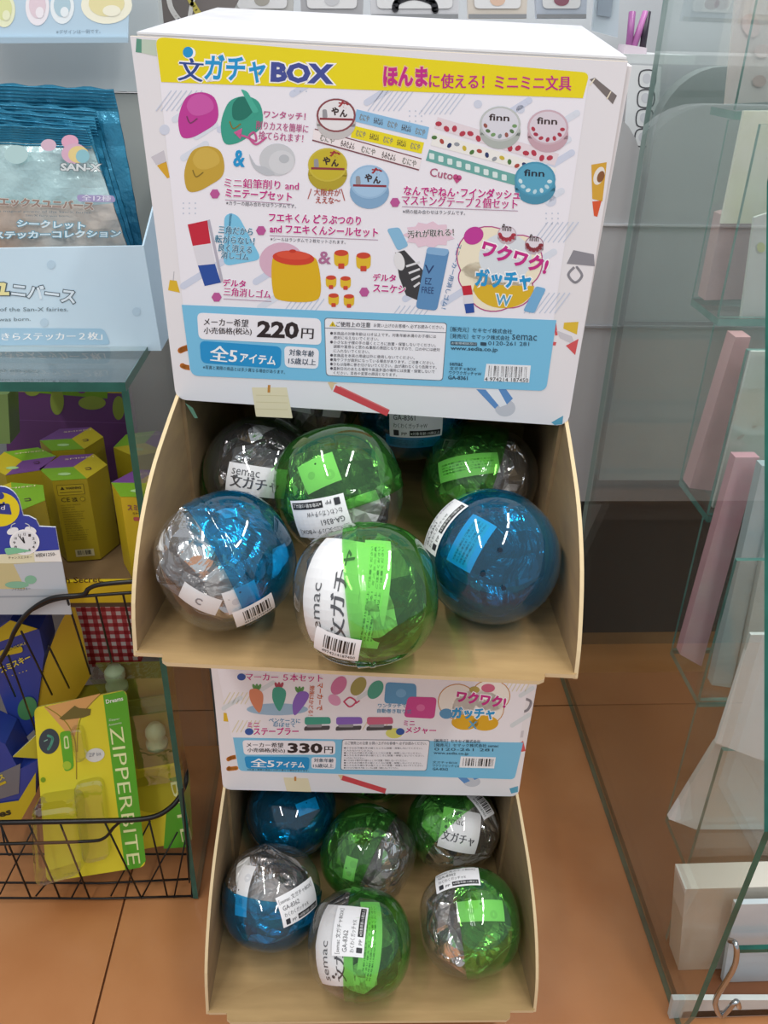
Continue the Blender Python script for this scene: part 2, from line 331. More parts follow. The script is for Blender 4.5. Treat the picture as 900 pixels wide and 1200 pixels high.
# --- print common to both headers: notes on the white border
def print_upper():
    P = plate_map(MU)
    # label sheet
    s = Print(P)
    s.rr((182, 43), (691, 85), (637, 456), (223, 439), (10, 10, 8, 8), '#f3f2fa', 1)
    # background strokes
    rnd = random.Random(3)
    for x, y, l in ((343,110,34),(258,152,44),(430,120,28),(215,185,26),(648,150,28),(600,130,20),(636,200,34),(640,235,18),(215,335,60),(300,330,44),(625,310,24),(520,355,40),(230,160,22),(560,345,30),(305,360,34),(475,350,24),(652,172,14),(205,140,14)):
        s.line(x, y, x+l, y-l*.62, 8, '#d3dbee' if rnd.random() < .6 else '#dfe6f2', 1.5, cap=True)
    for cx, cy in ((187,108),(435,108),(495,112),(628,262),(330,352),(455,360),(618,345)):
        for k in range(7): s.line(cx+k*6-4, cy+22, cx+k*6+14, cy-2, 1.3, '#ccd5e6', 1.5)
    for cx, cy in ((480,130),(215,238),(345,95),(640,250)):
        for i in range(3):
            for j in range(3): s.ell(cx+i*7, cy+j*6, 1, 1, '#c9d2e2', lay=1.5, n=8)
    for cx, cy, r in ((193,152,6),(610,128,5),(645,235,7),(560,122,5)): s.ell(cx, cy, r, r, '#d5dcec', lay=1.5)
    # yellow banner
    s.rr((182, 43), (691, 85), (683, 115), (189, 96), (11, 9, 0, 0), '#efdf10', 2)
    # blue band
    s.rr((213, 357), (652, 375), (640, 458), (224, 440), (0, 0, 9, 9), BLUEB, 2)
    s.build('label_sheet', hU)
    # title
    s = Print(P)
    s.ell(222, 62, 7.5, 7, '#ffffff', lay=2.6); s.ell(220.5, 61, 6, 6.4, '#1d9bd8', lay=3)
    s.text('文', 209, 94, 237, 96, 27, '#2b4b96', bold=.03, out='#ffffff', ow=.06)
    s.text('ガチャ', 239, 95, 311, 97.5, 32, '#1d9bd8', bold=.03, out='#ffffff', ow=.06)
    s.text('BOX', 317, 96, 391, 99, 24, '#44509c', bold=.05, out='#ffffff', ow=.05)
    s.build('title_lettering', hU); s = Print(P)
    s.text('ほんま', 449, 101, 501, 102, 24, PINK, bold=.045, out='#f0c8a0', ow=.05)
    s.text('に使える！ミニミニ文具', 503, 103, 669, 106, 17, PINK, bold=.03, out='#f0c060', ow=.03)
    s.build('slogan_lettering', hU)
    # products, row 1
    s = Print(P)
    def sharpener(cx, cy, c1, c2, sc_=1, rot=-18):
        pts = [(-24,8),(-20,-10),(-12,-22),(4,-26),(18,-20),(23,-4),(20,10),(6,20),(-8,27),(-20,26)]
        q = smooth_pts([(x*sc_+cx, y*sc_+cy, 0) for x, y in pts], 4, True); s.poly([(p.x, p.y) for p in q], c1, 2)
        q = smooth_pts([(x*sc_+cx, y*sc_+cy, 0) for x, y in ((-14,-10),(-8,-21),(4,-24),(15,-17),(17,-6),(4,1),(-8,0))], 4, True); s.poly([(p.x, p.y) for p in q], c2, 2.3)
        s.path([(cx-14*sc_, cy+2*sc_), (cx-10*sc_, cy+10*sc_), (cx-2*sc_, cy+5*sc_)], 1.4, '#7d3a66' if c1.startswith('#c') and c1 != '#c9a63a' else '#8a7426', 2.6)
    sharpener(233, 134, '#c43b9c', '#cf5aae'); s.build('printed_pink_sharpener', hU); s = Print(P)
    sharpener(240, 197, '#c9a63a', '#d4b44e'); s.build('printed_yellow_sharpener', hU); s = Print(P)
    sharpener(284, 140, '#3aa48e', '#3aa48e', 1.05)
    q = smooth_pts([(x, y, 0) for x, y in ((272,132),(274,120),(284,113),(298,122),(297,130),(286,140),(275,140))], 4, True); s.poly([(p.x, p.y) for p in q], '#1d7767', 2.4)
    s.rr((282, 104), (290, 107), (304, 131), (297, 133), 3, '#48b49c', 2.6)
    s.path([(277,157),(288,160),(300,165),(298,155),(292,160),(300,169),(312,161)], 2.4, '#cf5f9a', 2.9)
    s.poly([(274,155),(284,150),(282,163)], '#cf5f9a', 2.9)
    s.build('printed_green_sharpener', hU); s = Print(P)
    s.ell(325, 187, 21, 19, '#cfd3d8', lay=2); s.ell(330, 190, 15, 14, '#dadde2', lay=2.3)
    q = smooth_pts([(x, y, 0) for x, y in ((292,180),(300,193),(312,196),(322,204),(310,205),(297,196))], 4, True); s.poly([(p.x, p.y) for p in q], '#c3c8cf', 2.4)
    s.ell(333, 186, 6, 5, '#bfc4ca', lay=2.6)
    s.text('&', 273, 195, 287, 196, 20, '#1d9bd8', bold=.03)
    s.build('printed_tape_dispenser', hU); s = Print(P)
    # tapes
    for (a, b_, c, d, col) in (((418,128),(503,149),(500,163),(415,142),'#8fc4ea'),((414,147),(497,167),(494,180),(411,161),'#efe01c'),((368,150),(494,185),(491,200),(366,165),'#f6eef0')):
        s.poly([a, b_, c, d], col, 1.8)
        for k in range(5):
            t_ = (k+.35)/5.2; x = d[0]+(c[0]-d[0])*t_; y = d[1]+(c[1]-d[1])*t_
            s.text('もみたよん' if k % 2 else 'むにや', x, y-3, x+(c[0]-d[0])*.13, y-3+(c[1]-d[1])*.13, 8, '#4b3b36' if k % 2 else '#8a8a84', 2.4, .02)
    s.line(366, 164, 491, 199, 1.5, '#7d4550', 2.4); s.line(369, 151, 494, 186, 1.2, '#7d4550', 2.4)
    def roll(cx, cy, r, side, top, logo, lc='#3b2b2b', dy=9):
        s.rr((cx-r, cy), (cx+r, cy+1), (cx+r*.95, cy+dy+r*.6), (cx-r*.95, cy+dy+r*.6), r*.55, side, 2.5)
        s.ell(cx, cy+dy, r, r*.85, side, lay=2.45)
        s.ell(cx, cy, r, r*.86, top[0], lay=2.7); s.ell(cx, cy, r*.9, r*.77, top[1], lay=2.9)
        if logo == 'y':
            s.line(cx-r*.84, cy+4, cx+r*.86, cy+5, 2.6, '#8f3540', 3.1)
            s.text('や', cx-6, cy, cx+3, cy+.5, 10, lc, 3.2, .05); s.text('な', cx+2, cy-8, cx+15, cy-7, 9, '#a33036', 3.2, .05); s.text('ん', cx+4, cy+2, cx+13, cy+2.5, 9, lc, 3.2, .05)
            s.rr((cx-16, cy-7), (cx-11, cy-7), (cx-10, cy+3), (cx-16, cy+3), 2, '#9a9aa0', 3.1)
        else:
            s.text('finn', cx-r*.55, cy-4, cx+r*.45, cy-3, 8, lc, 3.2, .02)
            for k in range(7):
                a = math.radians(10+k*27); s.ell(cx+math.cos(a)*r*.72, cy+math.sin(a)*r*.6, 3, 2.2, logo[1+k % (len(logo)-1)], rot=k*40, lay=3.1, n=9)
    roll(394, 135, 23, '#c9c6c6', ('#8d4a50', '#ecebee'), 'y'); roll(384, 193, 23, '#b7a52c', ('#d0bf42', '#cbb92f'), 'y', dy=11); roll(433, 213, 23, '#86aed2', ('#9dc3e4', '#a9cdec'), 'y', dy=12)
    s.build('printed_dialect_tapes', hU); s = Print(P)
    for (a, b_, c, d, col) in (((513,137),(655,180),(650,194),(509,150),'#eadfe6'),((508,155),(652,197),(648,208),(505,170),'#f4f4f0'),((503,175),(606,205),(603,217),(499,188),'#6fb0aa')):
        s.poly([a, b_, c, d], col, 1.8)
    for k in range(15):
        x = 514+k*9.3; y = 146+k*2.85; s.ell(x, y+(k % 2)*3-1, 4, 3, '#b93a4e', rot=k*50, lay=2.2, n=8)
    for k in range(16):
        x = 509+k*8.8; y = 163+k*2.65; s.ell(x, y+(k % 3)*2-2, 3.4, 2.4, ('#4e7a3f','#2f3e6b','#d0b93c','#b04a3e','#9aa0a8')[k*3 % 5], rot=k*63, lay=2.2, n=8)
    for k in range(9):
        x = 506+k*10.6; y = 183+k*3.1; s.rr((x-3, y-4), (x+3, y-3), (x+3, y+4), (x-3, y+3), 1.5, '#dff0ee', 2.2)
    roll(586, 145, 24, '#b3bbb6', ('#c5cbca', '#dfe0ea'), ['x', '#7aa06c', '#5b7b50', '#9c5a50', '#8f9aa0']); roll(642, 149, 24, '#caa8b4', ('#d2b6c2', '#e0d7e2'), ['x', '#b33a4c', '#a9304a']); roll(627, 210, 24, '#4b94b2', ('#4d9cbc', '#5aaaca'), ['x', '#d6edf4', '#c2e2ee'], '#1d2c3c')
    s.text('Cuto', 503, 206, 530, 211, 10, '#b2587a', bold=.01); s.ell(534, 207, 3, 3, '#c8508a', lay=3); s.ell(538, 208, 3, 3, '#c8508a', lay=3); s.poly([(531,208.5),(541,209.5),(535,215)], '#c8508a', 3)
    s.build('printed_pattern_tapes', hU); s = Print(P)
    s.poly([(220,263),(243,258),(247,285),(226,288)], '#c8233c', 2); s.poly([(226,288),(247,285),(252,309),(232,311)], '#e3e2ea', 2); s.poly([(232,311),(252,309),(259,331),(240,335)], '#2450a4', 2)
    s.poly([(243,258),(246,257),(262,330),(259,331)], '#b9b7c6', 1.9)
    s.rr((263, 250), (278, 250), (307, 304), (262, 312), 9, '#7fcbee', 1.9)
    s.build('printed_triangle_eraser', hU); s = Print(P)
    s.ell(330, 306, 26, 22, '#ddb6cc', lay=1.9, rot=0)
    q = smooth_pts([(x, y, 0) for x, y in ((319,305),(330,299),(364,300),(373,310),(376,342),(366,353),(330,352),(320,342))], 4, True); s.poly([(p.x, p.y) for p in q], '#e3b616', 2.2)
    s.ell(344, 302, 24.5, 8.5, '#d5422c', rot=4, lay=2.6); s.ell(344, 299, 20, 5, '#e0543a', rot=4, lay=2.8); s.ell(343, 294, 4, 2, '#c93a26', lay=3)
    s.text('&', 373, 309, 388, 309.5, 15, '#b3709a', bold=.02)
    for cx, cy, r in ((400,303,9),(426,306,9),(388,330,6.5),(405,331,6.5),(391,351,6.5),(409,352,6.5)):   # plain sticker blobs
        s.rr((cx-r, cy-r), (cx+r, cy-r), (cx+r*.9, cy+r), (cx-r*.9, cy+r), r*.6, '#e6bf2e', 2.2); s.ell(cx, cy-r*.75, r*.9, r*.4, '#d1472f', lay=2.4)
        s.rr((cx-r*.4, cy+r*.6), (cx+r*.4, cy+r*.6), (cx+r*.4, cy+r*1.3), (cx-r*.4, cy+r*1.3), 1, '#d1472f', 2.4)
    s.build('printed_glue_pot', hU); s = Print(P)
    s.rr((453, 268), (468, 266), (479, 288), (466, 294), 4, '#8bc1e3', 2)
    star = []
    for k in range(22):
        a = 2*math.pi*k/22; r = 1 if k % 2 else .8; star.append((503+31*r*math.cos(a), 275+16*r*math.sin(a)))
    s.poly(star, '#eccfdf', 2)
    s.poly([(463,296),(474,293),(497,318),(490,352),(476,346),(468,325)], '#3a3b40', 2); s.ell(468, 306, 6, 11, '#e9e9ec', rot=-15, lay=2.2)
    for k in range(4): s.line(476+k*3, 312+k*8, 492, 307+k*8, 2.5, '#dfe0e4', 2.4)
    s.rr((501, 289), (527, 292), (512, 364), (487, 361), 5, '#5f93c4', 2.6); s.rr((501, 289), (527, 292), (523, 300), (499, 297), 4, '#8ab6de', 2.8)
    s.text('V', 497, 320, 508, 321, 10, '#1f3c70', 3.2, .0); s.text('EZ\nFREE', 494, 343, 508, 344, 18, '#1f3c70', 3.2, .0)
    s.build('printed_sneaker_eraser', hU); s = Print(P)
    s.ell(585, 312, 38, 44, '#d9e3ee', rot=30, lay=1.9)
    for cx, cy, rx, ry in ((572,300,36,34),(560,325,22,18),(598,338,26,22),(610,306,25,30),(578,346,26,18)):
        s.ell(cx, cy, rx+1.4, ry+1.4, '#b9478a', lay=2.0); 
    for cx, cy, rx, ry in ((572,300,36,34),(560,325,22,18),(598,338,26,22),(610,306,25,30),(578,346,26,18)): s.ell(cx, cy, rx, ry, '#f5edd4', lay=2.15)
    s.ell(592, 302, 31, 29, '#dfe7ee', lay=2.2)
    q = [(550+6, 333)]+[(590+36*math.cos(math.radians(a)), 334+27*math.sin(math.radians(a))) for a in range(170, -10, -12)]; s.poly(q, '#e0b92a', 2.4)
    s.ell(555, 276, 12, 10, '#c43b9c', rot=-30, lay=2.7); roll(594, 274, 11, '#c8b8c2', ('#c8b8c2', '#e6e0ea'), ['x', '#b33a4c'], dy=3); roll(626, 286, 11, '#c8b8c2', ('#b08a9a', '#e6e0ea'), ['x', '#8f3540'], dy=3)
    s.poly([(541,335),(552,334),(554,345),(543,346)], '#c8233c', 2.7); s.poly([(543,346),(554,345),(555,355),(544,356)], '#e3e2ea', 2.7); s.poly([(544,356),(555,355),(556,366),(546,367)], '#2450a4', 2.7)
    s.rr((628, 335), (640, 338), (626, 367), (613, 364), 3, '#78b4de', 2.7)
    s.build('printed_badge', hU)
    s = Print(P)
    O_ = '#ffffff'
    s.text('ワンタッチ！', 309, 138, 358, 141, 9, '#c0568c', bold=.02); s.text('削りカスを簡単に', 300, 151, 361, 156, 10, '#c0568c', bold=.02); s.text('捨てられます！', 303, 163, 355, 167, 10, '#c0568c', bold=.02)
    s.text('ミニ鉛筆削り and', 263, 219, 350, 223, 11, PINK, bold=.025, out=O_); s.text('ミニテープセット', 264, 231, 342, 236, 11, PINK, bold=.03, out=O_)
    s.text('※カラーの組み合わせはランダムです。', 265, 240, 347, 244, 5, '#555560', bold=.0)
    s.text('大阪弁が', 368, 229, 399, 230, 8.5, '#b04a3e', bold=.02); s.text('ええな～', 370, 238, 399, 239, 8, '#b04a3e', bold=.02); s.line(365, 221, 361, 233, 1, '#b04a3e', 3); s.line(400, 221, 404, 235, 1, '#b04a3e', 3)
    s.text('なんでやねん･フインダッシュ', 473, 229, 609, 234, 12, PINK, bold=.03, out=O_); s.text('マスキングテープ２個セット', 471, 240, 606, 245, 12, PINK, bold=.03, out=O_)
    s.text('※柄の組み合わせはランダムです。', 472, 250, 545, 252, 5, '#555560', bold=.0)
    s.text('三角だから', 256, 273, 296, 276, 9, '#1c6e92', bold=.02, out='#d9f0fa'); s.text('転がらない！', 252, 284, 298, 287, 9, '#1c6e92', bold=.02, out='#d9f0fa'); s.text('良く消える', 256, 294, 295, 297, 9, '#1c6e92', bold=.02, out='#d9f0fa'); s.text('消しゴム', 259, 302, 291, 305, 8, '#1c6e92', bold=.02, out='#d9f0fa')
    s.text('フエキくん どうぶつのり', 315, 260, 423, 264, 11, PINK, bold=.03, out=O_); s.text('and フエキくんシールセット', 316, 273, 443, 278, 11, PINK, bold=.03, out=O_)
    s.text('※シールはランダムで２枚セットされます。', 317, 282, 405, 286, 4.5, '#555560', bold=.0)
    s.text('デルタ', 261, 335, 288, 337, 9, PINK, bold=.03, out=O_); s.text('三角消しゴム', 262, 346, 317, 350, 10, PINK, bold=.03, out=O_)
    s.text('デルタ', 437, 329, 464, 330, 9, PINK, bold=.03, out=O_); s.text('スニケシ', 437, 342, 475, 344, 10, PINK, bold=.03, out=O_)
    s.text('汚れが取れる！', 478, 279, 532, 276, 9, '#4a4048', bold=.02, out=O_)
    s.text('スニーカー用消しゴム！', 536, 285, 517, 361, 6, '#3f7fb2', bold=.01)
    for hx, hy in ((252,227),(463,237),(306,270),(254,348),(427,342)):
        s.ell(hx, hy, 6, 6, '#c05a9c', lay=3, n=6)
    for a in ((264,234,342,239),(471,242,607,247),(316,276,443,281),(262,350,318,353)): s.line(*a, .7, '#b590a8', 2.8)
    s.text('ワクワク!', 562, 299, 639, 322, 20, PINK, lay=3.6, bold=.05, out=O_, ow=.07); s.text('ガッチャ', 556, 336, 622, 340, 22, '#1d9bd8', lay=3.6, bold=.05, out=O_, ow=.07); s.text('W', 580, 357, 598, 359, 13, '#5aa6cc', lay=3.6, bold=.02, out=O_, ow=.06)
    s.build('product_lettering', hU)
    # band
    s = Print(P)
    s.rr((231, 366), (376, 373), (377, 404), (233, 397), 7, '#f6f4fa', 3); s.text('メーカー希望', 239, 381, 291, 383, 9, '#3a3436', 4, .02); s.text('小売価格(税込)', 239, 392, 295, 393, 9, '#3a3436', 4, .02)
    s.text('220', 301, 395, 350, 397, 20, '#2a2226', 4, .04); s.text('円', 353, 396, 367, 397, 12, '#2a2226', 4, .02)
    s.rr((234, 399), (330, 406), (329, 432), (236, 425), 7, '#1b96d3', 3); s.text('全5', 246, 422, 277, 425, 18, '#ffffff', 4, .035); s.text('アイテム', 281, 424, 323, 428, 11, '#ffffff', 4, .03)
    s.rr((333, 405), (374, 408), (373, 432), (334, 430), 6, '#f6f4fa', 3); s.text('対象年齢', 339, 416, 368, 418, 7.5, '#33495e', 4, .02); s.text('15歳以上', 338, 426, 370, 428, 7.5, '#33495e', 4, .02)
    s.text('※写真と実際の商品とは多少異なる場合があります。', 238, 432, 334, 438, 4.5, '#2c4452', 4, .0)
    s.build('price_lettering', hU)
    s = Print(P)
    s.rr((380, 372), (524, 378), (519, 446), (382, 440), 4, '#6c7684', 2.6); s.rr((380.8, 372.8), (523.2, 378.8), (518.2, 445.2), (382.8, 439.2), 4, '#f5f4fa', 3); s.line(380.5, 384, 523, 389.5, .8, '#6c7684', 3.4)
    s.poly([(386,382),(390,376),(394,382.3)], '#e2c61c', 4); s.poly([(389.5,381),(390,377.5),(390.6,381)], '#222222', 4.4)
    s.text('ご使用上の注意', 394, 382.5, 434, 383.5, 6, '#3a3640', 4, .02); s.text('お買い上げのお客様へ 必ずお読みください。', 438, 383, 520, 385.5, 4.5, '#4a4650', 4, .0)
    lines = ('●本商品の対象年齢は15才以上です。対象年齢未満のお子様には', '絶対に与えないでください。', '●小さなお子様の手の届くところに放置・保管しないでください。', '誤飲や窒息など思わぬ事故の原因となりますので、口の中には絶対', 'に入れないでください。', '●本商品を本来の用途以外に使用しないでください。', '●角やフチが鋭利になっている場合があります。ご注意ください。', '●ひもは指等に巻き付けないでください。血が通わなくなり危険です。', '●直射日光のあたる場所や高温多湿の場所には放置・保管しないで', 'ください。変色や変質の原因となります。')
    ends = (511, 444, 511, 516, 434, 487, 510, 513, 511, 467)
    for k, (l, e) in enumerate(zip(lines, ends)):
        y = 392+k*5.15; x = 387 if l[0] == '●' else 391
        s.text(l, x, y, e-k*.2, y+(e-x)*.032, 4, '#4a4650', 4, .006)
    s.build('caution_lettering', hU)
    s = Print(P); ink = '#2c4a5e'
    s.text('［販売元］セキセイ株式会社', 528, 388, 600, 391, 5.5, ink, 4, .01); s.text('［発売元］セマック株式会社', 528, 396, 597, 398.5, 5.5, ink, 4, .01); s.text('semac', 600, 397.5, 629, 399, 6, ink, 4, .0)
    s.rr((528, 399.5), (559, 401), (559, 405), (528, 404), 1, ink, 3.6); s.text('お客様相談窓口', 529, 403, 558, 404, 3, '#cfe8f4', 4.4, .0); s.rr((563, 400.5), (570, 401), (570, 405), (563, 404.5), 1, ink, 3.6)
    s.text('0120-261 281', 572, 404, 620, 405, 4.5, ink, 4, .0); s.text('www.sedia.co.jp', 528, 411, 583, 413, 6, ink, 4, .015)
    s.text('semac', 527, 428, 542, 428.6, 3.6, ink, 4, .01); s.text('文ガチャBOX', 527, 433.5, 558, 434.5, 4.5, ink, 4, .01); s.text('ワクワクガッチャW', 526, 438.5, 564, 440, 4.5, ink, 4, .01); s.text('GA-8361', 525, 444, 548, 445, 4.5, ink, 4, .02)
    s.poly([(570,426),(622,428),(620,448),(567,446)], '#f4f6fa', 3); s.bars((573, 428), (620, 430), (572, 441), 17, seed=4); s.text('4 974214 187450', 568, 446, 619, 447.5, 4.5, '#222222', 4, .0)
    s.build('maker_lettering', hU)
    # drawings on the white border of the box
    s = Print(P)
    s.poly([(160,45),(166,46),(166,62),(159,61)], '#5d9a84', .6); s.poly([(166,46),(183,47),(184,66),(166,62)], '#c4d4c2', .6)
    s.build('printed_tape', hU)
    s = Print(P)
    s.poly([(177,184),(192,176),(195,190),(183,193)], '#cfccd4', .6); s.poly([(184,194),(195,189),(199,208),(196,209)], '#dcab2c', .6)
    s.build('printed_brush', hU)
    s = Print(P)
    s.poly([(199,328),(207,329),(211,343),(197,340)], '#e2bb2e', .6); s.line(204, 318, 203, 329, .8, '#b9b9c0', .6)
    s.build('printed_clip', hU)
    s = Print(P)
    s.path([(211,411),(215,409),(221,407)], 7, '#e08a3a', .6); s.path([(213,428),(217,430),(223,431)], 6, '#e08a3a', .6)
    s.build('printed_scissors', hU)
    s = Print(P)
    s.rr((295, 454), (336, 454), (343, 490), (300, 488), 1, '#eadfbc', .6)
    for k in range(3): s.line(300, 463+k*8, 337, 464+k*8, .6, '#d6c99a', .8)
    s.line(315.5, 451, 315, 460, 3, '#c98a3c', .9)
    s.build('printed_note', hU)
    s = Print(P)
    s.line(392, 455, 455, 484, 8, '#d34a52', .6); s.poly([(392,450),(396,449),(388,447.5),(384,448),(389,458)], '#e3c9a0', .7); s.line(398, 453, 455, 480, 1.4, '#e37a7c', .8)
    s.build('printed_pencil', hU)
    s = Print(P)
    s.poly([(558,456),(569,456.5),(586,473),(580,479)], '#5f92cc', .6); s.poly([(584,456),(593,456),(601,467),(594,474)], '#5f92cc', .6); s.ell(592, 478, 12, 10, '#c8cad2', lay=.5); s.poly([(569,456.5),(584,456),(594,474),(586,477)], '#eef0f6', .7)
    s.build('printed_eraser', hU)
    s = Print(P)
    s.poly([(646,495),(660,487),(659,497),(650,498)], '#5aa6c4', .6)
    s.build('printed_blue_mark', hU)
    s = Print(P)
    s.poly([(217,472),(226,478),(232,490),(228,490)], '#63907a', .5)
    # right border
    s.build('printed_green_mark', hU)
    s = Print(P)
    s.poly([(691,93),(697,91),(723,112),(718,122)], '#7a7270', .6); s.line(716, 107, 711, 116, 1.4, '#efe6d0', .8); s.line(697, 92, 691, 100, 1.4, '#efe6d0', .8)
    s.build('printed_ink_bar', hU)
    s = Print(P)
    s.poly([(693,193),(711,190),(706,236),(694,233)], '#d9a93a', .6); s.ell(702, 206, 6, 11, '#ece8e0', rot=20, lay=.8); s.ell(704, 207, 4, 7, '#8a5a34', rot=20, lay=1); s.poly([(694,236),(705,235),(700,254),(696,253)], '#de5b32', .6)
    s.build('printed_pencil_end', hU)
    s = Print(P)
    s.poly([(672,293),(696,298),(697,312),(664,309)], '#8e8e96', .6); s.path([(673,313),(666,322),(674,331),(682,323),(676,313)], 3, '#8e8e96', .6)
    s.build('printed_binder_clip', hU)
    s = Print(P)
    s.poly([(661,378),(678,377),(676,392),(660,385)], '#e2bf3a', .5); s.poly([(652,387),(670,394),(675,405),(656,396)], '#cfcdd4', .7); s.poly([(663,405),(678,397),(674,416)], '#d8585c', .8); s.poly([(646,400),(652,401),(651,405),(645,404)], '#d8585c', .8); s.line(650, 376, 652, 393, 3, '#d8585c', .6)
    s.build('printed_marker', hU)
print_upper()
def print_lower():
    P = plate_map(ML); s = Print(P)
    s.poly([(252,772),(622,782),(602,913),(280,903)], '#f1f0f6', 1)
    rnd = random.Random(8)
    for x, y, l in ((262,830,20),(600,850,20),(610,815,14),(300,812,20),(420,818,14)): s.line(x, y, x+l, y-l*.62, 5, '#d9e2e6', 1.4, cap=True)
    for cx, cy in ((262,815),(272,848),(590,800),(425,845)):
        for k in range(6): s.line(cx+k*5, cy+10, cx+k*5+8, cy-4, 1.2, '#e2dcc0', 1.4)
    s.rr((273, 864), (613, 870), (603, 913), (280, 903), (0, 0, 5, 5), BLUEB, 2); s.build('label_sheet', hL)
    s = Print(P)
    s.ell(462, 859, 10, 6, '#e0e07a', lay=1.6)
    def carrot(cx, cy, c, rot=0):
        q = smooth_pts([(x+cx+rot*(-y)*.02, y+cy, 0) for x, y in ((-8,-5),(-6,-12),(2,-13),(8,-8),(7,2),(2,14),(-2,13),(-7,3))], 4, True); s.poly([(p.x, p.y) for p in q], c, 2.2)
        for k in (-1, 0, 1): s.ell(cx+k*3, cy-15, 1.8, 4, '#5d9a5a' if c[1] != '3' else '#b04a60', rot=k*25, lay=2)
    s.ell(325, 831, 36, 7, '#9fc2dc', lay=1.8); carrot(301, 820, '#d98a6a', -8); carrot(327, 818, '#3fa48e', 0); carrot(351, 823, '#8a68c4', 20)
    for cx, cy, c in ((397,803,'#d07aa6'),(420,804,'#a09a5a'),(440,808,'#4ba48e'),(392,820,'#e0a0c4')):
        s.ell(cx, cy, 8, 12 if cy < 815 else 6, c, rot=35, lay=2.2)
    s.path([(403,822),(410,817),(417,822),(410,828),(403,822)], 1.8, '#cf4a74', 2.6); s.path([(417,824),(421,821)], 1.6, '#cf4a74', 2.6)
    s.rr((452, 799), (488, 801), (488, 825), (450, 824), 5, '#5a9cc8', 2.2); s.ell(470, 812, 6, 5, '#74b0d8', lay=2.5); s.rr((478, 816), (512, 817), (509, 842), (473, 840), 5, '#cf4a94', 2.6); s.ell(493, 829, 5, 4, '#de72ac', lay=2.9)
    for cx, cy, c in ((373,848,'#3fa48e'),(410,848,'#8a68c4'),(446,848,'#cf6a8a')):
        s.rr((cx-16, cy-8), (cx+14, cy-8), (cx+15, cy), (cx-16, cy+1), 3, c, 2.4); s.rr((cx-16, cy+3), (cx+14, cy+2), (cx+13, cy+7), (cx-17, cy+8), 2, '#4a4a50', 2.2); s.rr((cx-14, cy), (cx+4, cy), (cx+4, cy+4), (cx-13, cy+4), 1, '#9a9aa2', 2.3)
    for cx, cy, rx, ry in ((536,822,22,20),(560,830,30,22),(575,815,22,18)): s.ell(cx, cy, rx+1, ry+1, '#c88a3c', lay=1.9)
    for cx, cy, rx, ry in ((536,822,22,20),(560,830,30,22),(575,815,22,18)): s.ell(cx, cy, rx, ry, '#f3efe6', lay=2.1)
    s.ell(545, 846, 16, 9, '#e0ae2a', lay=2.3); s.ell(568, 847, 16, 9, '#e0ae2a', lay=2.3); s.text('X', 548, 853, 559, 854, 9, '#5aa6cc', 3.2, .02); s.ell(523, 836, 8, 6, '#5a9cc8', lay=2.6); s.ell(572, 806, 8, 5, '#cf6a8a', lay=2.6); s.ell(556, 808, 6, 4, '#b4a45a', lay=2.6)
    s.build('product_pictures', hL)
    s = Print(P); O_ = '#ffffff'
    s.text('マーカー ５本セット', 288, 797, 378, 799, 9, PINK, bold=.03, out=O_); s.ell(283, 793, 5, 4, '#2f5aa8', lay=3)
    s.text('マーカーで', 372, 800, 371, 832, 7, '#d0622c', bold=.02); s.text('勉強はかどる！', 363, 803, 361, 838, 6, '#d0622c', bold=.02)
    s.text('ミニ', 290, 852, 304, 852, 6, PINK, bold=.02); s.text('ステープラー', 297, 861, 350, 861, 9, PINK, bold=.03, out=O_); s.ell(292, 857, 5, 4, '#2f5aa8', lay=3)
    s.text('ペンケースに', 315, 846, 352, 847, 5, '#1d8bb8', bold=.01); s.text('忍ばせて', 320, 851, 346, 852, 5, '#1d8bb8', bold=.01)
    s.text('ミニ', 473, 850, 486, 850, 6, PINK, bold=.02); s.text('メジャー', 475, 859, 511, 860, 8, PINK, bold=.03, out=O_); s.ell(469, 857, 5, 4, '#2f5aa8', lay=3)
    s.text('ワンタッチで', 443, 829, 476, 829, 5, '#1d8bb8', bold=.01); s.text('自動巻き取り式', 442, 835, 482, 836, 5, '#1d8bb8', bold=.01)
    s.text('ワクワク!', 534, 822, 592, 830, 14, PINK, lay=3.4, bold=.05, out=O_, ow=.07); s.text('ガッチャ', 529, 842, 580, 843, 14, '#1d9bd8', lay=3.4, bold=.05, out=O_, ow=.07)
    s.build('product_lettering', hL)
    s = Print(P)
    s.rr((284, 867), (393, 868), (393, 884), (286, 884), 4, '#f6f4fa', 3); s.text('メーカー希望', 289, 875, 332, 875.5, 5.5, '#3a3436', 4, .02); s.text('小売価格(税込)', 290, 881.5, 334, 882, 5.5, '#3a3436', 4, .02); s.text('330', 337, 882, 378, 882.5, 12, '#2a2226', 4, .04); s.text('円', 380, 882, 390, 882.3, 8, '#2a2226', 4, .02)
    s.rr((286, 886), (363, 887), (362, 902), (289, 900), 4, '#1b96d3', 3); s.text('全5', 294, 898, 321, 899, 10, '#ffffff', 4, .035); s.text('アイテム', 324, 898.5, 357, 899.5, 7, '#ffffff', 4, .03)
    s.rr((365, 887), (394, 887), (393, 901), (365, 900), 3, '#f6f4fa', 3); s.text('対象年齢', 368, 892.5, 391, 893, 4.5, '#33495e', 4, .02); s.text('15歳以上', 367, 899, 391, 899, 4.5, '#33495e', 4, .02)
    s.text('※写真と実際の商品とは多少異なる場合があります。', 290, 902.5, 362, 904, 2.4, '#2c4452', 4, .0); s.build('price_lettering', hL)
    s = Print(P)
    s.rr((401, 866), (504, 867), (500, 903), (399, 902), 3, '#6c7684', 2.6); s.rr((401.6, 866.6), (503.4, 867.6), (499.4, 902.4), (399.6, 901.4), 3, '#f5f4fa', 3)
    s.text('△ご使用上の注意 お買い上げのお客様へ 必ずお読みください。', 404, 872, 500, 872.5, 3.6, '#4a4650', 4, .0)
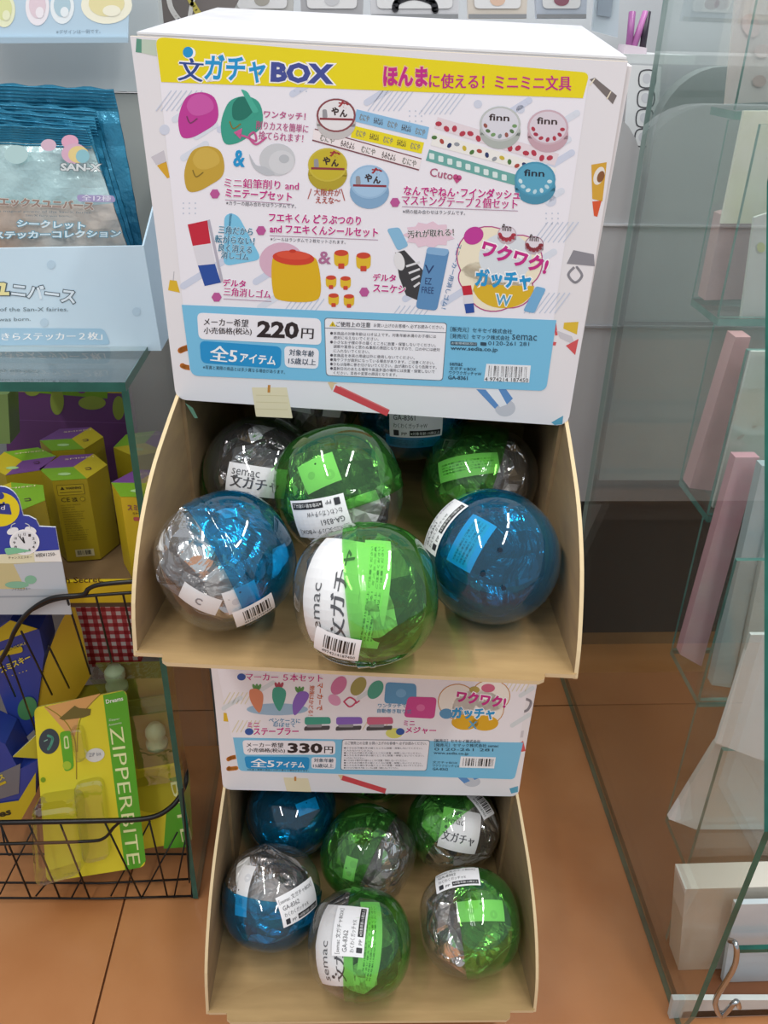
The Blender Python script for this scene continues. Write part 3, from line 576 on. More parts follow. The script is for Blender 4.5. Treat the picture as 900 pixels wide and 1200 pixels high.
    for k in range(9):
        e = (498, 440, 497, 500, 430, 480, 497, 499, 470)[k]; s.text('●小さなお子様の手の届くところに放置・保管しないでください。' if e > 460 else 'に入れないでください。', 403, 877+k*2.9, e-3, 877.4+k*2.9, 2.1, '#55515c', 4, .0)
    s.build('caution_lettering', hL)
    s = Print(P); ink = '#2c4a5e'
    s.text('［販売元］セキセイ株式会社', 509, 869.5, 563, 870.5, 4, ink, 4, .01); s.text('［発売元］セマック株式会社 semac', 509, 874.5, 584, 875.5, 4, ink, 4, .01); s.text('0120-261 281', 509, 879, 578, 880, 3.2, ink, 4, .0); s.text('www.sedia.co.jp', 508, 884, 549, 885, 3.8, ink, 4, .01)
    s.text('文ガチャBOX', 507, 894, 536, 895, 3, ink, 4, .0); s.text('ワクワクガッチャX', 507, 898, 538, 899, 3, ink, 4, .0); s.text('GA-8362', 507, 902, 525, 902.5, 3, ink, 4, .01)
    s.poly([(540,886),(581,887),(579,900),(538,899)], '#f4f6fa', 3); s.bars((543, 888), (579, 889), (542, 897), 15, seed=6); s.build('maker_lettering', hL)
    s = Print(P)
    s.path([(267,890),(271,888),(276,887)], 5, '#d98a3a', .6)
    s.path([(269,900),(268,901),(277,900)], 5, '#d98a3a', .6)
    s.build('printed_scissors', hL)
    s = Print(P)
    s.rr((332, 911), (361, 912), (365, 928), (336, 927), 1, '#eadfbc', .6)
    s.line(346, 910, 346, 915, 2.5, '#c98a3c', .9)
    s.build('printed_note', hL)
    s = Print(P)
    s.line(400, 911, 452, 927, 6, '#d34a52', .6)
    s.poly([(396,908),(402,908),(400,914)], '#e3c9a0', .8)
    s.build('printed_pencil', hL)
    s = Print(P)
    s.poly([(530,905),(540,905),(551,915),(544,918)], '#5f92cc', .6)
    s.poly([(549,905),(558,905),(563,911),(556,914)], '#5f92cc', .6)
    s.ell(553, 916, 10, 6, '#c8cad2', lay=.5)
    s.build('printed_eraser', hL)
    s = Print(P)
    s.poly([(597,924),(607,921),(607,928),(599,930)], '#5aa6c4', .6)
    s.build('printed_blue_mark', hL)
    s = Print(P)
    s.poly([(608,872),(613,868),(616,880),(611,881)], '#d8585c', .6)
    s.poly([(603,858),(614,856),(613,864),(604,865)], '#cfcdd4', .6)
    s.build('printed_marker', hL)
    s = Print(P)
    s.path([(612,818),(622,822),(618,832),(609,834)], 3, '#8e8e96', .6)
    s.build('printed_binder_clip', hL)
    s = Print(P)
    s.poly([(262,835),(268,836),(270,846),(262,845)], '#e2bb2e', .6)
    s.build('printed_clip', hL)
print_lower()

# ------------------------------------------------------------------ capsules
RC = .0517
def cap_r(th):                            # slightly squared egg-free capsule profile, th from the axis
    c, s_ = abs(math.cos(th)), abs(math.sin(th)); p = 2.35
    return RC*.955*(c**p+s_**p)**(-1/p)
def lathe(prof, n=40):
    vs = []; fs = []
    for (r, z) in prof:
        for k in range(n): a = 2*math.pi*k/n; vs.append((r*math.cos(a), r*math.sin(a), z))
    for i in range(len(prof)-1):
        for k in range(n): fs.append((i*n+k, i*n+(k+1) % n, (i+1)*n+(k+1) % n, (i+1)*n+k))
    return vs, fs
def half_mesh(name, m_, skirt):
    b = MB(); prof = []
    for i in range(0, 19):
        th = math.radians(i*5) if i else .001
        r = cap_r(th)*(1.0 if skirt else .985); prof.append((r*math.sin(th), r*math.cos(th)))
    if skirt:
        z = prof[-1][1]; r = prof[-1][0]; prof[-1] = (r*1.0, .003)
        prof += [(r*1.012, .002), (r*1.012, -.0005), (r*1.0, -.0015), (r*1.002, -.009), (r*.985, -.0095)]
    vs, fs = lathe(prof); b.add(vs, fs, m_); o = b.build(name, smooth=True); C.objects.unlink(o); return o.data
ME_clear = half_mesh('clear_half', M_shellc, False); ME_green = half_mesh('green_half', M_shellg, True); ME_blue = half_mesh('blue_half', M_shellb, True)
def bag_mesh(seed, m_):
    rnd = random.Random(seed); bm = bmesh.new(); bmesh.ops.create_icosphere(bm, subdivisions=5, radius=1)
    pl = []
    for _ in range(60):
        n = V((rnd.gauss(0, 1), rnd.gauss(0, 1), rnd.gauss(0, 1))).normalized(); pl.append((n, rnd.uniform(.80, .98)))
    for v in bm.verts:
        d = v.co.normalized(); r = 1.05
        for n, q in pl:
            k = n @ d
            if k > .05: r = min(r, q/k)
        r *= 1+.02*math.sin(9*d.x+seed)*math.sin(11*d.y)*math.sin(8*d.z+2); v.co = d*r*.0475
    me = bpy.data.meshes.new('film_bag'); bm.to_mesh(me); bm.free(); me.materials.append(m_); me.polygons.foreach_set('use_smooth', [False]*len(me.polygons)); return me
BAGS = [bag_mesh(i, M_foil if i % 2 == 0 else M_foil_b) for i in range(4)]
def capsule(tf, loc, axis, col, label, bag=0, slips=(), sticker=None, holes=False, group=None):
    """loc in the tray's frame; axis (right, up, toward viewer) points to the coloured half; slips and stickers are placed as seen from the front"""
    Pw = tf @ V(loc); vz = (CAM-Pw).normalized(); vx = (RT-vz*(RT@vz)).normalized(); vy = vz.cross(vx)
    view = Matrix((vx, vy, vz)).transposed()
    az = (view @ V(axis)).normalized(); ax = az.orthogonal().normalized(); ay = az.cross(ax)
    R3 = Matrix((ax, ay, az)).transposed(); mx = R3.to_4x4(); mx.translation = Pw
    t = thing('capsule_toy', label, 'toy capsule', mx=mx, group='capsules in the upper tray' if tf is MU else 'capsules in the lower tray')
    def kid(name, me, rot=None):
        o = bpy.data.objects.new(name, me); C.objects.link(o); o.parent = t
        if rot: o.matrix_local = rot
        return o
    kid('colored_half', ME_green if col == 'g' else ME_blue)
    kid('clear_half', ME_clear, Matrix.Rotation(math.pi, 4, 'X'))
    kid('film_bag', BAGS[bag % 4], Matrix.Rotation(bag*1.3+.4, 4, 'Z') @ Matrix.Rotation(bag*2.1, 4, 'X'))
    inv = R3.transposed()
    def mapper(dx, dy, ang, scale):       # patch centre (dx,dy in radii, up positive), turned by ang; units mm -> arc
        dz = math.sqrt(max(.02, 1-dx*dx-dy*dy)); n = V((dx, dy, dz)); a = math.radians(ang)
        e1 = V((math.cos(a), math.sin(a), 0)); e1 = (e1-n*(e1@n)).normalized(); e2 = n.cross(e1)
        n, e1, e2 = (inv @ (view @ k) for k in (n, e1, e2))
        def f(x, y, lay=1):
            u, v = x/1000/RC, -y/1000/RC; q = math.hypot(u, v)
            d = n if q < 1e-6 else n*math.cos(q)+(e1*u+e2*v)/q*math.sin(q)
            th = math.acos(max(-1, min(1, d.z))); r = cap_r(th)*scale
            return d*(r+lay*.00016)
        return f
    def grid(s, w_, h_, colr, lay=.3, n=10):
        for i in range(n):
            for j in range(n):
                x0, x1 = -w_/2+w_*i/n, -w_/2+w_*(i+1)/n; y0, y1 = -h_/2+h_*j/n, -h_/2+h_*(j+1)/n
                s.poly([(x0, y0), (x1, y0), (x1, y1), (x0, y1)], colr, lay)
    def strip(s, x0, y0, x1, y1, colr, lay):    # follows the curve in short steps
        n = max(1, int((x1-x0)/3.5)); k_ = max(1, int((y1-y0)/3.5))
        for i in range(n):
            for j in range(k_):
                a, b_ = x0+(x1-x0)*i/n, x0+(x1-x0)*(i+1)/n; c, d_ = y0+(y1-y0)*j/k_, y0+(y1-y0)*(j+1)/k_
                s.poly([(a, c), (b_, c), (b_, d_), (a, d_)], colr, lay)
    for (dx, dy, ang, w_, h_, kind) in slips:
        s = Print(mapper(dx, dy, ang, .955), .5); grid(s, w_, h_, '#efeef0', n=12)
        if kind == 'logo':
            s.text('semac', -w_*.42, -h_*.12, w_*.05, -h_*.12, 5, '#4a4a4e', 2, .0); s.text('文ガチャ', -w_*.42, h_*.3, w_*.38, h_*.3, 11, '#33333a', 2, .04); s.ell(-w_*.36, h_*-.02, 1.8, 1.8, '#33333a', lay=2)
        elif kind == 'notes':
            strip(s, -w_*.46, -h_*.3, w_*.46, h_*.3, '#e6f2de', 1)
            for k in range(4): s.text('ほんまに使える！ミニミニ文具' if k == 1 else '対象年齢15歳以上 ご注意ください', -w_*.42, -h_*.18+k*h_*.13, w_*.42, -h_*.18+k*h_*.13, h_*.08, '#4c6a52', 2, .01)
        elif kind == 'mark':
            s.text('C', -2.5, 3, 2.5, 3, 6, '#8a8a90', 2, .03)
        elif kind == 'dots':
            s.ell(-w_*.2, 0, 3, 3, '#d4d4da', lay=1); s.ell(w_*.25, h_*.2, 4, 4, '#dcdce0', lay=1); s.ell(0, -h_*.3, .8, .8, '#44444a', lay=1)
        s.build('paper_slip', t)
    if sticker:
        for (dx, dy, ang, kind) in sticker:
            w_, h_ = (45, 31) if kind != 'bar' else (31, 22)
            s = Print(mapper(dx, dy, ang, 1.012), .5); grid(s, w_, h_, '#f2f2f4')
            if kind == 'bar':
                rb = random.Random(3); u = -w_*.28
                while u < w_*.4:
                    bw = rb.choice((.5, .5, .9, 1.3)); strip(s, u, -h_*.36, u+bw, h_*.16, '#1a1a1a', 2); u += bw+rb.choice((.5, .6, 1.1))
                s.text('4974214187450', -w_*.3, h_*.38, w_*.42, h_*.38, 3, '#333333', 2, .0)
            else:
                code = 'GA-8361' if kind == '1' else 'GA-8362'
                s.text('［semac 文ガチャBOX］', -w_*.46, -h_*.25, w_*.42, -h_*.25, 4.6, '#33343a', 2, .0); s.text(code, -w_*.42, -h_*.03, -w_*.02, -h_*.03, 4.4, '#33343a', 2, .0)
                s.text('わくわくガッチャ'+('W' if kind == '1' else 'X'), -w_*.42, h_*.2, w_*.2, h_*.2, 4.6, '#33343a', 2, .0)
                strip(s, -w_*.12, h_*.27, w_*.46, h_*.44, '#1c1c20', 2); s.text('※対象年齢:15歳以上', -w_*.1, h_*.41, w_*.44, h_*.41, 3.2, '#f0f0f0', 3.4, .0)
                s.rr((-w_*.42, h_*.26), (-w_*.32, h_*.26), (-w_*.32, h_*.44), (-w_*.42, h_*.44), .6, '#33343a', 2); s.text('PP', -w_*.27, h_*.42, -w_*.17, h_*.42, 3, '#33343a', 2, .0)
            s.build('price_sticker', t)
    if holes:
        s = MB()
        for (x, y) in ((.014, .004), (-.004, -.016), (.016, -.014)):
            vs, fs = lathe([(.0001, .0014), (.0017, .0014), (.0017, .0), (.001, -.0002)], 12); z = .0495
            s.add([(a+x, b_+y, c+z-.0012) for a, b_, c in vs], fs, mat('#0e2030', .3))
        s.build('vent_holes', t)
    return t
capsule(MU, (-.0945, -.0993, -.0764), (.86, .46, -.12), 'b', 'clear and sky blue capsule at left of upper tray, silver film showing, barcode below', 0,
        slips=((-.35, -.55, -25, 30, 16, 'mark'), (.25, -.55, 20, 26, 22, 'dots')), sticker=((.42, -.72, 18, 'bar'),))
capsule(MU, (.0099, -.1330, -.0697), (.985, .10, .06), 'g', 'green and clear capsule at front centre of upper tray with logo slip and barcode', 1,
        slips=((-.48, .05, 82, 82, 44, 'logo'), (.12, .0, 83, 84, 20, 'notes')), sticker=((-.36, -.66, -10, 'bar'),))
capsule(MU, (.0980, -.0721, -.0752), (.30, -.18, .94), 'b', 'deep blue capsule at right of upper tray, round end facing out with small holes', 3,
        slips=((-.3, .2, 60, 40, 22, 'notes'),), sticker=((-.74, .48, 55, '1'),), holes=True)
capsule(MU, (-.0200, -.0320, -.0520), (-.25, .88, .12), 'g', 'green-topped capsule in middle row of upper tray, upside-down printed sticker across its front', 3,
        slips=((-.3, .25, 20, 30, 24, 'dots'),), sticker=((-.28, -.42, 197, '1'),))
capsule(MU, (-.0930, .0300, -.0820), (.1, -.3, -.9), 'g', 'clear capsule with dark film and pale logo slip at back left of upper tray', 3,
        slips=((-.1, -.12, -8, 52, 26, 'logo'),))
capsule(MU, (.0310, .0940, -.0370), (.05, -.85, .5), 'b', 'blue capsule at upper back of the upper tray, half hidden behind the header board', 1,
        slips=((0, -.72, 0, 50, 16, 'notes'),), sticker=((0.05, -.30, 0, '1'),))
capsule(MU, (.0930, .0480, -.0840), (-.88, .3, .05), 'g', 'half green capsule wedged at back right of upper tray behind the blue one', 2,
        slips=((-.2, .25, 8, 56, 20, 'notes'),))
capsule(MU, (-.0660, .1180, -.0450), (.1, .3, -.9), 'g', 'white slip capsule at very back left of upper tray just under the header edge', 0,
        slips=((.1, -.1, 170, 60, 34, 'notes'),))
capsule(ML, (-.0860, .0430, -.0845), (.1, .3, .9), 'b', 'dark blue capsule at back left of lower tray with glinting film', 3, slips=((.35, .1, 20, 26, 14, 'dots'),))
capsule(ML, (-.0965, -.0617, -.0841), (-.08, -.93, -.28), 'b', 'clear-topped blue-bottomed capsule at left of lower tray with tilted white sticker', 0,
        slips=((-.6, .1, 80, 50, 16, 'dots'),), sticker=((.55, -.12, 20, '2'),))
capsule(ML, (.0000, -.0100, -.0845), (-.8, .42, -.08), 'g', 'green capsule in middle row of lower tray, silver crinkled side facing right', 2, slips=((-.4, -.3, 70, 26, 14, 'dots'),))
capsule(ML, (-.0079, -.1120, -.0803), (.985, -.05, .08), 'g', 'green and white capsule at front centre of lower tray with sideways sticker', 1,
        slips=((-.50, -.05, 84, 78, 42, 'logo'), (.22, 0, 86, 84, 22, 'notes')), sticker=((-.18, .22, 86, '2'),))
capsule(ML, (.0930, .0280, -.0840), (-.6, .7, -.22), 'g', 'green-capped capsule with white logo slip at back right of lower tray', 0, slips=((.15, -.1, -12, 46, 46, 'logo'),), sticker=((.62, .45, -60, 'bar'),))
capsule(ML, (.0990, -.0887, -.0785), (.93, .1, -.02), 'g', 'half clear half green capsule at right of lower tray, sticker on top', 2,
        slips=((.25, .2, 4, 50, 20, 'dots'),), sticker=((-.2, .80, 5, '2'),))
capsule(ML, (.0040, .1000, -.0600), (.1, .4, .8), 'g', 'yellowish green capsule at back middle of lower tray under header edge', 1, sticker=((.45, -.5, 35, 'bar'),))
capsule(ML, (.0920, .1480, -.0600), (.1, .6, .5), 'g', 'pale capsule at far back right of lower tray, mostly hidden by header', 0, slips=((0, -.6, 0, 40, 18, 'dots'),))

# ------------------------------------------------------------------ left: display stand of glass
XP = -.176
tS = thing('glass_shelf_unit', 'green-edged glass display stand at left carrying the sticker packets', 'display stand', (-.4, .75, 0))
def wb(parent, name, lo, hi, m_, medge=None, mx=None):
    b = MB(); b.box(lo, hi, m_)
    if medge:                             # thin faces in the edge colour
        b.m = [b.mi(m_) if k in (0, 1) else b.mi(medge) for k in range(6)] if abs(hi[2]-lo[2]) < .02 else b.m
    o = b.build(name, parent)
    if parent: o.matrix_parent_inverse = parent.matrix_world.inverted()
    return o
bpy.context.view_layer.update()
wb(tS, 'shelf', (-.62, .64, .648), (XP+.002, .90, .656), M_pane, M_edge)
b = MB(); b.box((XP-.006, .655, .002), (XP, .90, .646), M_pane); b.m = [b.mi(M_edge), b.mi(M_edge), b.mi(M_edge), b.mi(M_pane), b.mi(M_edge), b.mi(M_pane)]
o = b.build('side_pane', tS); o.matrix_parent_inverse = tS.matrix_world.inverted()
M_grey = mat('#aeb3b3', .6)
wb(tS, 'back_panel', (-.62, .905, 0), (XP+.01, .92, .645), mat('#8e9295', .6))
wb(tS, 'base', (-.62, .66, .424), (XP-.008, .90, .432), mat('#54402c', .7))
# grey wall panels behind the packets
tB = thing('backing_board', 'plain grey two-piece backing board behind the sticker packets', 'panel', (-.4, .93, .66))
bpy.context.view_layer.update()
zs = at(75, 107, .925).z
wb(tB, 'lower_panel', (-.62, .925, .60), (-.176, .94, zs-.001), mat('#a5a8a4', .6)); wb(tB, 'upper_panel', (-.62, .922, zs+.001), (-.172, .94, 1.2), mat('#bfc6c8', .6))
# light blue sticker board, top left
def plane_map(Y0, th=0):
    return lambda px, py, lay=1: at(px, py, Y0)-V((0, lay*LAY, 0))
tt = thing('sticker_board', 'pale blue hanging board with pastel stickers at top left', 'display board', at(75, 42, .88))
bpy.context.view_layer.update()
def put(o, t): o.parent = t; o.matrix_parent_inverse = t.matrix_world.inverted(); return o
def slab(t, name, pxs, Y0, m_, th=.003, medge=None):
    b = MB(); b.prism([at(x, y, Y0) for x, y in pxs], (0, th, 0), m_, medge); return put(b.build(name), t)
brd = slab(tt, 'board', [(-60, -60), (153, -60), (150, 44), (-60, 44)], .88, mat('#bcd4e4', .4))
lip = slab(tt, 'lower_strip', [(-60, 44), (150, 44), (150, 50), (-60, 51)], .876, mat('#a9c0cf', .3))
s = Print(plane_map(.88)); s.text('※デザインは一例です。', 66, 40, 118, 39, 5, '#8496a4', 3, .0); put(s.build('note_lettering'), tt)
s = Print(plane_map(.88))
for cx, cy, rx, ry, c1, c2 in ((5, 12, 13, 20, '#eef0cc', '#dfe3a4'), (44, 8, 14, 22, '#f4eef2', '#e6d2da'), (73, 8, 14, 20, '#eef4f6', '#b4cfda'), (125, 6, 30, 22, '#f6f2dc', '#eadfa8')):
    s.ell(cx, cy, rx, ry, c1, lay=2); s.ell(cx, cy-2, rx*.7, ry*.7, c2, lay=3)
    s.ell(cx+rx*.2, cy+ry*.3, rx*.35, ry*.3, c1, lay=4)
put(s.build('pastel_stickers'), tt)
# pouches
M_pk = mat('#2e7fa0', .22, metal=.35, noise=('#3f93b2', 20, (1, 1, 1)), bump=(120, .5, .003))
M_pk2 = mat('#a6c6ca', .25, metal=.25, noise=('#bcd4d4', 12, (1, 1, 1)), bump=(90, .6, .003))
M_pk3 = mat('#cdd2cf', .28, noise=('#b08f78', 9, (1, 1, 1)), bump=(60, .5, .004))
def pouch(k, Y0, pxs, label, front=False):
    """foil packet: puffed sheet between a crimped top and sides"""
    t = thing('foil_packet', label, 'packet', at((pxs[2][0]+pxs[3][0])/2, pxs[2][1], Y0), group='foil sticker packets in the card box'); bpy.context.view_layer.update()
    TL, TR, BR, BL = [at(x, y, Y0) for x, y in pxs]; n = 18; vs = []; b = MB()
    def pt(u, v, side):
        p = TL.lerp(TR, u).lerp(BL.lerp(BR, u), v); puff = math.sin(math.pi*u)**.5*math.sin(math.pi*max(0, min(1, (v-.12)/.9)))**.6 if .12 < v else 0
        wob = .0015*math.sin(23*u+k*2+7*v)+.001*math.sin(41*u*v+k)
        return p+V((0, side*(.001+.009*puff)+wob, wob*.6 if v == 0 else 0))
    for side in (-1, 1):
        g = [pt(i/n, j/n, side) for j in range(n+1) for i in range(n+1)]
        for j in range(n):
            mm = M_pk if (j < 2 or not front) else (M_pk2 if j < 9 else M_pk3)
            b.add([g[j*(n+1)+i] for i in range(n+1)]+[g[(j+1)*(n+1)+i] for i in range(n+1)], [(i, i+1, n+2+i, n+1+i) if side > 0 else (i, n+1+i, n+2+i, i+1) for i in range(n)], mm)
    put(b.build('foil_body', smooth=True), t)
    b = MB()
    for r in range(8 if front else 6):
        v = .012+r*.016; b.tube([pt(i/40, v, -1)-V((0, .0008, 0)) for i in range(41)], .0006, M_pk, 4)
    put(b.build('crimp'), t)
    return t, pt
pouch(4, .845, [(-30, 96), (133, 103), (176, 330), (-30, 330)], 'rearmost blue foil sticker packet, tallest crimped top of the row')
pouch(3, .832, [(-30, 118), (112, 128), (170, 330), (-30, 330)], 'second blue foil sticker packet from the back of the row')
pouch(2, .818, [(-30, 126), (110, 139), (165, 330), (-30, 330)], 'third blue foil sticker packet from the back of the row')
pouch(1, .804, [(-30, 134), (104, 147), (158, 330), (-30, 330)], 'second blue foil sticker packet from the front of the row')
t, pt = pouch(0, .786, [(-30, 143), (101, 150), (160, 320), (-30, 320)], 'front pale teal foil packet showing rainbow print and logo lettering', True)
Y1 = .774
s = Print(plane_map(Y1), .4)
s.ell(57, 170, 9, 7, '#d8b8c8', lay=1); s.ell(82, 166, 10, 8, '#e0a8c0', lay=1)
s.ell(87, 180, 15, 12, '#d9b0c4', lay=1.2); s.ell(92, 181, 12, 10, '#e6cf8e', lay=1.6); s.ell(97, 183, 8, 8, '#8fc2cc', lay=2); s.ell(19, 181, 14, 11, '#b6d4d4', lay=1)
s.text('SAN-X', 71, 200, 119, 201, 9, '#d6dcdc', 4, .04, out='#5b6b70', ow=.05)
s.rr((90, 228), (134, 229), (136, 237), (91, 236), 4, '#a79ac0', 3); s.text('全12種', 96, 235, 130, 236, 7, '#e8e4f0', 4, .02)
s.text('サンエックスユニバース', -26, 240, 110, 247, 11, '#9a8074', 4, .05, out='#efe8e0', ow=.03)
s.text('The magical power of the San-X fairies.', -10, 249, 108, 251, 3.5, '#6f7f86', 4, .0); s.text('San-X fairy was born.', 30, 254, 82, 255, 3, '#6f7f86', 4, .0)
s.text('シークレット', 20, 266, 100, 269, 9, '#e2eef2', 4, .04, out='#5aa0b8', ow=.06); s.text('ステッカーコレクション', -8, 280, 142, 278, 9, '#e2eef2', 4, .04, out='#5aa0b8', ow=.06)
put(s.build('packet_lettering'), t)
# blue display box
tb = thing('packet_display_box', 'light blue printed card box holding the foil sticker packets', 'display box', at(60, 412, .728)); bpy.context.view_layer.update()
Yb = .728
pts = [at(-60, 291, Yb)]
for k in range(9):
    x = -20+k*21; pts += [at(x, 291, Yb), at(x+7, 292.5, Yb), at(x+13, 292, Yb)]
pts = [at(-60, 292, Yb), at(168, 288, Yb), at(189, 411, Yb), at(-60, 412.5, Yb)]
b = MB(); b.prism(pts, (0, .002, 0), mat('#c3dcec', .4, noise=('#cbe2f0', 10, (1, 1, 1)))); put(b.build('front_panel'), tb)
b = MB(); b.prism([at(168, 288, Yb)+V((0, .002, 0)), at(189, 411, Yb)+V((0, .002, 0)), at(189, 411, Yb)+V((0, .13, 0)), at(168, 288, Yb)+V((0, .13, .05))], (-.0015, 0, 0), mat('#b9d2e2', .4)); put(b.build('side_panel'), tb)
a, c = at(-60, 412.5, Yb), at(189, 411, Yb); b = MB(); b.box((a.x, Yb+.003, a.z+.001), (c.x-.002, Yb+.12, a.z+.003), mat('#a9c2d2', .5)); put(b.build('bottom_panel'), tb)
s = Print(plane_map(Yb))
s.text('ユ', -14, 346, 11, 346, 15, '#e9e2a4', 3, .05, out='#4a5a64', ow=.05); s.text('ニバース', 13, 347, 88, 356, 17, '#dcebf5', 3, .03, out='#4a5a64', ow=.045)
s.text('magical power of the San-X fairies.', -62, 366, 80, 366, 6, '#6f8088', 3, .0); s.text('fairy was born.', -20, 378, 36, 377, 5.5, '#6f8088', 3, .0)
s.rr((-60, 384), (122, 385), (130, 404), (-60, 405), 6, '#9fc6de', 2); s.text('「きらきらステッカー２枚」', -30, 399, 120, 398, 9, '#f4f9fc', 3, .03)
for cx, cy in ((60,310),(160,365),(52,378)): s.ell(cx, cy, 5, 5, '#b7d1e2', lay=2)
put(s.build('box_lettering'), tb)

# ------------------------------------------------------------------ hexagonal toy boxes on the shelf
YEL, PUR, GRN, BLU = '#b5a11c', '#6d3f80', '#6f9a1e', '#2b3f96'
ZT, ZB = .53, .4400
def hexbox(px, py, label, rot=0, lines=None, cols=(YEL, PUR, GRN), side='#9a8818', zt=ZT, zb=ZB, R_=.0315, group='hexagonal toy boxes on the shelf'):
    c = onz(px, py, zt); t = thing('hexagonal_toy_box', label, 'toy box', (c.x, c.y, zb), group=group); bpy.context.view_layer.update()
    P = [V((c.x+R_*math.cos(math.radians(60*k+rot)), c.y+R_*math.sin(math.radians(60*k+rot)), 0)) for k in range(6)]
    b = MB(); ms = mat(side, .45); b.prism([V((p.x, p.y, zb)) for p in P], (0, 0, zt-zb-.0004), ms); put(b.build('carton'), t)
    cc = V((c.x, c.y, 0)); b = MB()
    for k, col in enumerate(cols):
        q = [cc, P[(2*k) % 6], P[(2*k+1) % 6], P[(2*k+2) % 6]]; b.add([V((p.x, p.y, zt)) for p in q], [(0, 1, 2, 3)], mat(col, .4))
    put(b.build('lid'), t)
    # print on lid
    f = lambda x, y, lay=1: V((c.x+x, c.y-y, zt+.0002+lay*LAY))
    s = Print(f); s.ell(-.004, .016, .006, .003, '#9fc080', lay=1); s.text('SMISKI', -.012, -.014, .014, -.021, .003, '#d9c8a0', 1, .0); s.path([(.012, .004), (.016, .002), (.018, .006), (.014, .007)], .0012, '#4a2a38', 1); put(s.build('lid_print'), t)
    if lines:
        # front faces: centre face between the two nearest vertices
        ang = [(k, (P[k]+P[(k+1) % 6])/2-cc) for k in range(6)]; k0 = min(ang, key=lambda q: q[1].y)[0]; A, B = P[(k0) % 6], P[(k0+1) % 6]
        if A.x > B.x: A, B = B, A
        nrm = ((A+B)/2-cc).normalized(); W_ = (B-A).length*1000; ex = (B-A).normalized()
        g = lambda x, y, lay=1: V((A.x, A.y, zt))+ex*(x/1000)+V((0, 0, -y/1000))+nrm*(.0002+lay*LAY)
        s = Print(g); lines(s, W_, (zt-zb)*1000); put(s.build('side_print'), t)
    return t
def warn(s, W_, H_):
    s.rr((3, 5), (W_-4, 5), (W_-4, 16), (3, 16), .5, '#4c430f', 1); s.rr((3.4, 5.4), (W_-4.4, 5.4), (W_-4.4, 15.6), (3.4, 15.6), .5, '#a3911c', 2)
    s.poly([(6, 10), (8, 6.6), (10, 10)], '#2c2610', 3); s.text('WARNING', 11, 10, 25, 10, 2.6, '#2c2610', 3, .03); s.line(5, 13, W_-6, 13, .6, '#4c430f', 3)
    s.text('CE', 5, 23, 13, 23, 4.5, '#2c2610', 3, .0); s.text('UK', 15, 21, 20, 21, 2.2, '#2c2610', 3, .03); s.text('CA', 15, 23.4, 20, 23.4, 2.2, '#2c2610', 3, .03); s.ell(24.5, 21, 2.4, 2.4, '#4c430f', lay=2.2); s.ell(24.5, 21, 2, 2, '#a3911c', lay=3)
    rnd = random.Random(5)
    for k in range(16):
        y = 27+k*2.6; s.text(''.join(rnd.choice('aeionrstlm ') for _ in range(16)), 4, y, 4+rnd.uniform(12, W_-9), y, 1.3, '#4c430f', 3, .0)
    s.poly([(9, H_-13), (W_-5, H_-13), (W_-5, H_-5), (9, H_-5)], '#b8b08a', 2); s.bars((11, H_-12), (W_-7, H_-12), (11, H_-7), 14, seed=9)
def smis(s, W_, H_):
    s.text('スミスキー', 5, 14, W_-1, 14, 6, '#7a2c5a', 3, .02); s.text('SMISKI', 9, 18, W_-6, 18, 2, '#5a4a12', 3, .0); s.rr((9, 21), (W_-2, 21), (W_-2, 25), (9, 25), 1.5, '#b0504e', 2)
    s.ell(W_*.8, 45, 6, 9, '#5f8a3a', lay=2)
hexbox(86, 547, 'yellow hexagonal toy box at centre of shelf showing its warning label and barcode', -52, warn)
hexbox(84, 514, 'yellow and purple hexagonal toy box directly behind the barcode one', -52)
hexbox(26, 540, 'green and purple topped hexagonal box at left behind the clock card', 20, cols=(GRN, YEL, PUR))
hexbox(14, 583, 'green topped hexagonal box half covered by the clock card', -10, cols=(GRN, YEL, GRN), side='#9a8a24')
hexbox(170, 566, 'bright yellow hexagonal box at right of shelf with purple lid and katakana name', -62, smis, side='#c7ab1c')
hexbox(170, 519, 'hexagonal box at rear right of shelf by the glass pane', -40, cols=(PUR, GRN, YEL))
tt = thing('card_tray', 'brown and yellow open card tray the hexagonal boxes stand in', 'tray', (-.3, .75, .43)); bpy.context.view_layer.update()
wb(tt, 'tray_floor', (-.55, .66, .4325), (XP-.010, .885, .4385), mat('#6f5636', .8)); wb(tt, 'front_lip', (-.55, .655, .4325), (XP-.010, .6595, .456), mat('#c5aa18', .4))
s = Print(lambda px, py, lay=1: at(px, py, .655)-V((0, lay*LAY, 0))); s.text('with Secret.', 60, 684, 121, 682, 7, '#5a4410', 2, .02); put(s.build('lip_lettering'), tt)
# purple header of that tray
tt = thing('tray_header_card', 'purple and green upright header card behind the hexagonal boxes', 'display card', at(80, 545, .89)); bpy.context.view_layer.update()
slab(tt, 'card', [(4, 451), (152, 453), (170, 560), (10, 570)], .885, mat('#63386f', .5)); Yh = .885
s = Print(plane_map(Yh)); s.poly([(6, 452), (150, 454), (151, 461), (7, 459)], '#b5a11c', 1); s.poly([(32, 452), (126, 454), (126, 467), (40, 460)], '#6f9a1e', 2); s.line(20, 492, 156, 496, .8, '#7a4d88', 1)
for x, y, rx, ry in ((67, 470, 8, 16), (108, 472, 16, 8), (38, 458, 9, 6), (139, 478, 7, 14)): s.ell(x, y, rx, ry, '#8a9a3e', lay=2.5)
s.ell(96, 457, 5, 4, '#7a2c78', lay=3); s.ell(21, 454, 5, 3, '#7a2c40', lay=3)
put(s.build('card_print'), tt)
tt = thing('clear_acrylic_block', 'murky green acrylic piece at far left of shelf behind glass', 'acrylic block', at(0, 520, .80)); bpy.context.view_layer.update()
slab(tt, 'block', [(-40, 462), (9, 462), (12, 520), (-40, 520)], .80, mat('#6f8a52', .2), .03)

